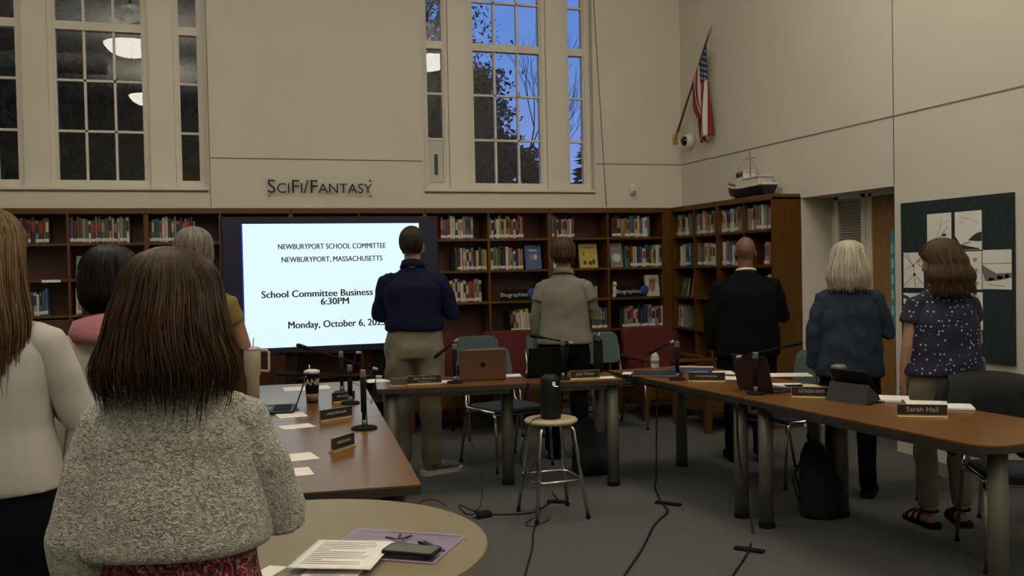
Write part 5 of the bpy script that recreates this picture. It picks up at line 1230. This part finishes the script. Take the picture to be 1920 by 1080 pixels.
# 1 woman in the knitted sweater
P1 = (-.085,2.05,0)
hp = cap_profile([(1.57,.112,.098,-.045),(1.50,.124,.095,-.06),(1.45,.138,.094,-.07),(1.42,.136,.09,-.075),(1.38,.125,.082,-.08),(1.32,.112,.07,-.085)], 1.71, .104, .112)
person('person in a nubbly cream knit sweater and floral skirt with long brown hair', P1, -(va(P1)+.16), 1.568, g=1.06, sw=.165, right='heart', left='down', seed=1,
  top=dict(mat=knit, name='sweater', hem=1.045, rings=[(1.042,.190,.148),(1.055,.198,.155),(1.10,.192,.15),(1.2,.185,.145),(1.29,.170,.128),(1.335,.150,.112),(1.375,.114,.095),(1.405,.088,.082),(1.43,.07,.07)], sr=(.066,.070,.070,.056), fold=.004, voxel=.009, kz=22), bottom=dict(kind='skirt', mat=floral, end=.5, fold=.004, top=1.09), shoes=dict(kind='shoe', mat=matte_black),
  hair=dict(profile=hp, end=1.445, mat=hair_mat('hair_brown', (.010,.0055,.003), (.062,.032,.013)), n=3400, r=.0028, jit=.028, front=.55, wave=.009, wf=16, rot=-.05))
# 2 woman with fair hair and white jacket
P2 = (-.615,3.0,0)
hp = cap_profile([(1.57,.100,.095,-.04),(1.48,.106,.092,-.055),(1.40,.116,.09,-.065),(1.33,.112,.085,-.07),(1.28,.10,.07,-.075)], 1.71, .094, .108)
person('person with long fair hair wearing a white jacket and black skirt', P2, -(va(P2)+.35), 1.715, g=1.0, sw=.172, right='heart', seed=2,
  top=dict(mat=white_j, name='jacket', hem=.90, fold=.005), bottom=dict(kind='skirt', mat=blackcl, end=.45, top=1.0), shoes=dict(kind='shoe', mat=matte_black),
  hair=dict(profile=hp, end=1.32, mat=hair_mat('hair_fair', (.05,.028,.012), (.20,.125,.055)), n=2400, r=.0028, jit=.05, front=.5, wave=.005, wf=12))
# 3 person with black gathered hair
P3 = (-.365,3.70,0)
hp = cap_profile([(1.56,.108,.118,-.025),(1.51,.105,.115,-.03),(1.47,.085,.085,-.04),(1.455,.06,.06,-.04)], 1.72, .103, .118)
p3 = person('person with gathered black hair and a white hooded top lined in pink', P3, -(va(P3)-.15), 1.615, seed=3, right='heart',
  top=dict(mat=mat('white_fleece', (.45,.42,.36), .9, bump=.2, bscale=200), name='hooded_top', hem=.88, fold=.005), bottom=dict(kind='trousers', mat=blackcl), shoes=dict(kind='shoe', mat=matte_black),
  hair=dict(profile=hp, end=1.48, mat=hair_mat('hair_black', (.004,.0035,.003), (.012,.009,.008)), n=1500, r=.003, jit=.012, front=.45, wave=.004, wf=60))
m = MB()
V = []; pinkm = mat('pink_lining', (.50,.20,.25), .9, bump=.3, bscale=60)
for i in range(25):
    a = 2*math.pi*i/24; back = max(0,-math.sin(a))
    for r, z in ((.082,1.395),(.100,1.425+.02*back),(.118,1.420+.012*back),(.132,1.385-.015*back),(.128,1.365-.02*back)):
        V.append((r*math.cos(a)*1.08, -.02+r*math.sin(a)*(1.1+.25*back), z+.022*(-math.sin(a))*.2))
m.add(V, [(i*5+j,(i+1)*5+j,(i+1)*5+j+1,i*5+j+1) for i in range(24) for j in range(4)]); hd = m.obj('hood', pinkm, p3, True); q = hd.modifiers.new('t','SOLIDIFY'); q.thickness = .012
# 4 grey haired person further along the table
P4 = (-.10,5.27,0)
hp = cap_profile([(1.57,.090,.105,-.014),(1.53,.082,.098,-.02),(1.50,.06,.07,-.03)], 1.73, .092, .108)
person('person with short grey hair in a mustard top at the far side of the table', P4, -(va(P4)+.1), 1.74, seed=4, right='heart',
  top=dict(mat=mat('mustard_knit', (.20,.14,.04), .9), name='blouse', sleeve=.5, hem=.88, fold=.003), bottom=dict(kind='trousers', mat=blackcl), shoes=dict(kind='shoe', mat=matte_black),
  hair=dict(profile=hp, end=1.52, mat=hair_mat('hair_grey', (.10,.085,.07), (.30,.26,.22)), n=900, r=.003, jit=.012, wave=.006, wf=50))
# 5 man in the navy shirt
P5 = (1.40,6.80,0)
hp = cap_profile([(1.585,.078,.098,-.016),(1.55,.070,.09,-.02),(1.525,.055,.07,-.025)], 1.703, .0785, .099)
person('person in a dark navy shirt and khaki trousers with cropped dark hair', P5, -(va(P5)+.12), 1.835, g=1.12, sw=.205, right='heart', left='cross', seed=5, head_yaw=-.12, toe=(-.95,.1),
  top=dict(mat=navy_s, name='shirt', hem=1.0, rings=[(.985,.160,.118),(1.0,.176,.13),(1.08,.172,.13),(1.22,.182,.135),(1.29,.190,.128),(1.335,.165,.112),(1.375,.125,.095),(1.405,.09,.082),(1.43,.07,.07)], sr=(.068,.066,.062,.05), fold=.007, collar=navy_s), bottom=dict(kind='trousers', mat=khaki, fold=.008, w=1.05),
  shoes=dict(kind='shoe', mat=mat('sneaker_grey', (.10,.10,.095), .7, var=.5, vscale=25), sole=mat('sole_white', (.45,.44,.40), .6), stripe=MATS.get('sole_white')),
  hair=dict(profile=hp, end=1.54, mat=hair_mat('hair_dark_grey', (.018,.014,.011), (.06,.05,.04)), n=1200, r=.0018, jit=.008))
# 6 woman in the cream jacket
P6 = (2.63,6.90,0)
hp = cap_profile([(1.58,.088,.102,-.016),(1.545,.080,.094,-.022),(1.52,.060,.07,-.03)], 1.71, .090, .106)
person('person in a cream jacket and dark trousers with short brown hair', P6, -(va(P6)+.12), 1.74, g=1.05, right='heart', left='down', seed=6,
  top=dict(mat=cream_j, name='jacket', hem=.885, sleeve=.5, rings=[(.885,.208,.155),(.95,.200,.15),(1.08,.180,.135),(1.22,.182,.135),(1.29,.172,.125),(1.335,.150,.108),(1.375,.114,.092),(1.405,.088,.08),(1.43,.07,.07)], sr=(.066,.076,.07,.05), fold=.003, collar=cream_j, under=mat('grey_knit', (.13,.125,.10), .9, bump=.2, bscale=200)), bottom=dict(kind='trousers', mat=blackcl, w=1.0), shoes=dict(kind='shoe', mat=matte_black),
  hair=dict(profile=hp, end=1.535, mat=hair_mat('hair_short_brown', (.03,.016,.007), (.10,.062,.028)), n=1200, r=.0026, jit=.010, wave=.003, wf=60))
# 7 man in the dark suit
P7 = (3.86,6.24,0)
p7 = person('person in a dark suit with a shaved head', P7, -(va(P7)-.14), 1.715, skin=skin_d, g=1.2, sw=.215, right='heart', left='down', seed=7,
  top=dict(mat=suit, name='suit_jacket', hem=.80, rings=[(.80,.205,.155),(.9,.208,.158),(1.05,.198,.15),(1.22,.20,.145),(1.29,.200,.132),(1.335,.178,.115),(1.375,.135,.098),(1.41,.092,.085),(1.435,.072,.072)], sr=(.076,.074,.068,.056), fold=.004), bottom=dict(kind='trousers', mat=suit, w=1.1), shoes=dict(kind='shoe', mat=matte_black))
MB().tube([(.068*math.cos(t),-.014+.068*math.sin(t),1.444-.012*math.sin(t)) for t in np.linspace(0,6.283,25)], .010, 8).obj('shirt_collar', white_m, p7, True)
# 8 woman in denim
P8 = (3.90,5.08,0)
hp = cap_profile([(1.57,.118,.10,-.04),(1.51,.130,.098,-.05),(1.46,.134,.098,-.055),(1.41,.122,.09,-.06)], 1.715, .108, .112)
person('person in a blue denim jacket with a pale blond bob', P8, -(va(P8)-.06), 1.635, g=1.06, right='heart', left='down', seed=8,
  top=dict(mat=denim, name='denim_jacket', hem=.80, rings=[(.80,.205,.16),(.88,.207,.16),(1.05,.195,.145),(1.22,.185,.135),(1.29,.172,.125),(1.335,.150,.108),(1.375,.114,.092),(1.405,.088,.08),(1.43,.07,.07)], sr=(.068,.068,.064,.058), fold=.007, collar=denim), bottom=dict(kind='trousers', mat=blackcl, w=.9), shoes=dict(kind='shoe', mat=matte_black),
  hair=dict(profile=hp, end=1.425, mat=hair_mat('hair_pale', (.22,.19,.14), (.62,.56,.45)), n=2200, r=.0026, jit=.018, front=.5, wave=.004, wf=20))
# 9 woman in the dotted blouse
P9 = (3.92,4.30,0)
hp = cap_profile([(1.57,.114,.105,-.05),(1.50,.132,.108,-.065),(1.44,.142,.11,-.07),(1.40,.132,.10,-.075)], 1.715, .104, .112)
person('person in a navy dotted blouse and khaki trousers with curly brown hair', P9, -(va(P9)-.50), 1.62, g=1.13, right='heart', left='down', seed=9, glasses=True, head_yaw=.45,
  top=dict(mat=dotted, name='blouse', hem=.925, sleeve=.5, rings=[(.905,.215,.168),(.97,.205,.16),(1.08,.188,.148),(1.22,.185,.142),(1.29,.172,.125),(1.335,.150,.108),(1.375,.114,.092),(1.405,.088,.08),(1.43,.07,.07)], sr=(.066,.076,.07,.05), fold=.005), bottom=dict(kind='trousers', mat=khaki, fold=.006, end=.12, w=.95), shoes=dict(kind='sandal', mat=matte_black),
  hair=dict(profile=hp, end=1.425, mat=hair_mat('hair_curly', (.025,.013,.006), (.105,.060,.028)), n=2200, r=.003, jit=.02, front=.5, wave=.012, wf=55, clump=1))
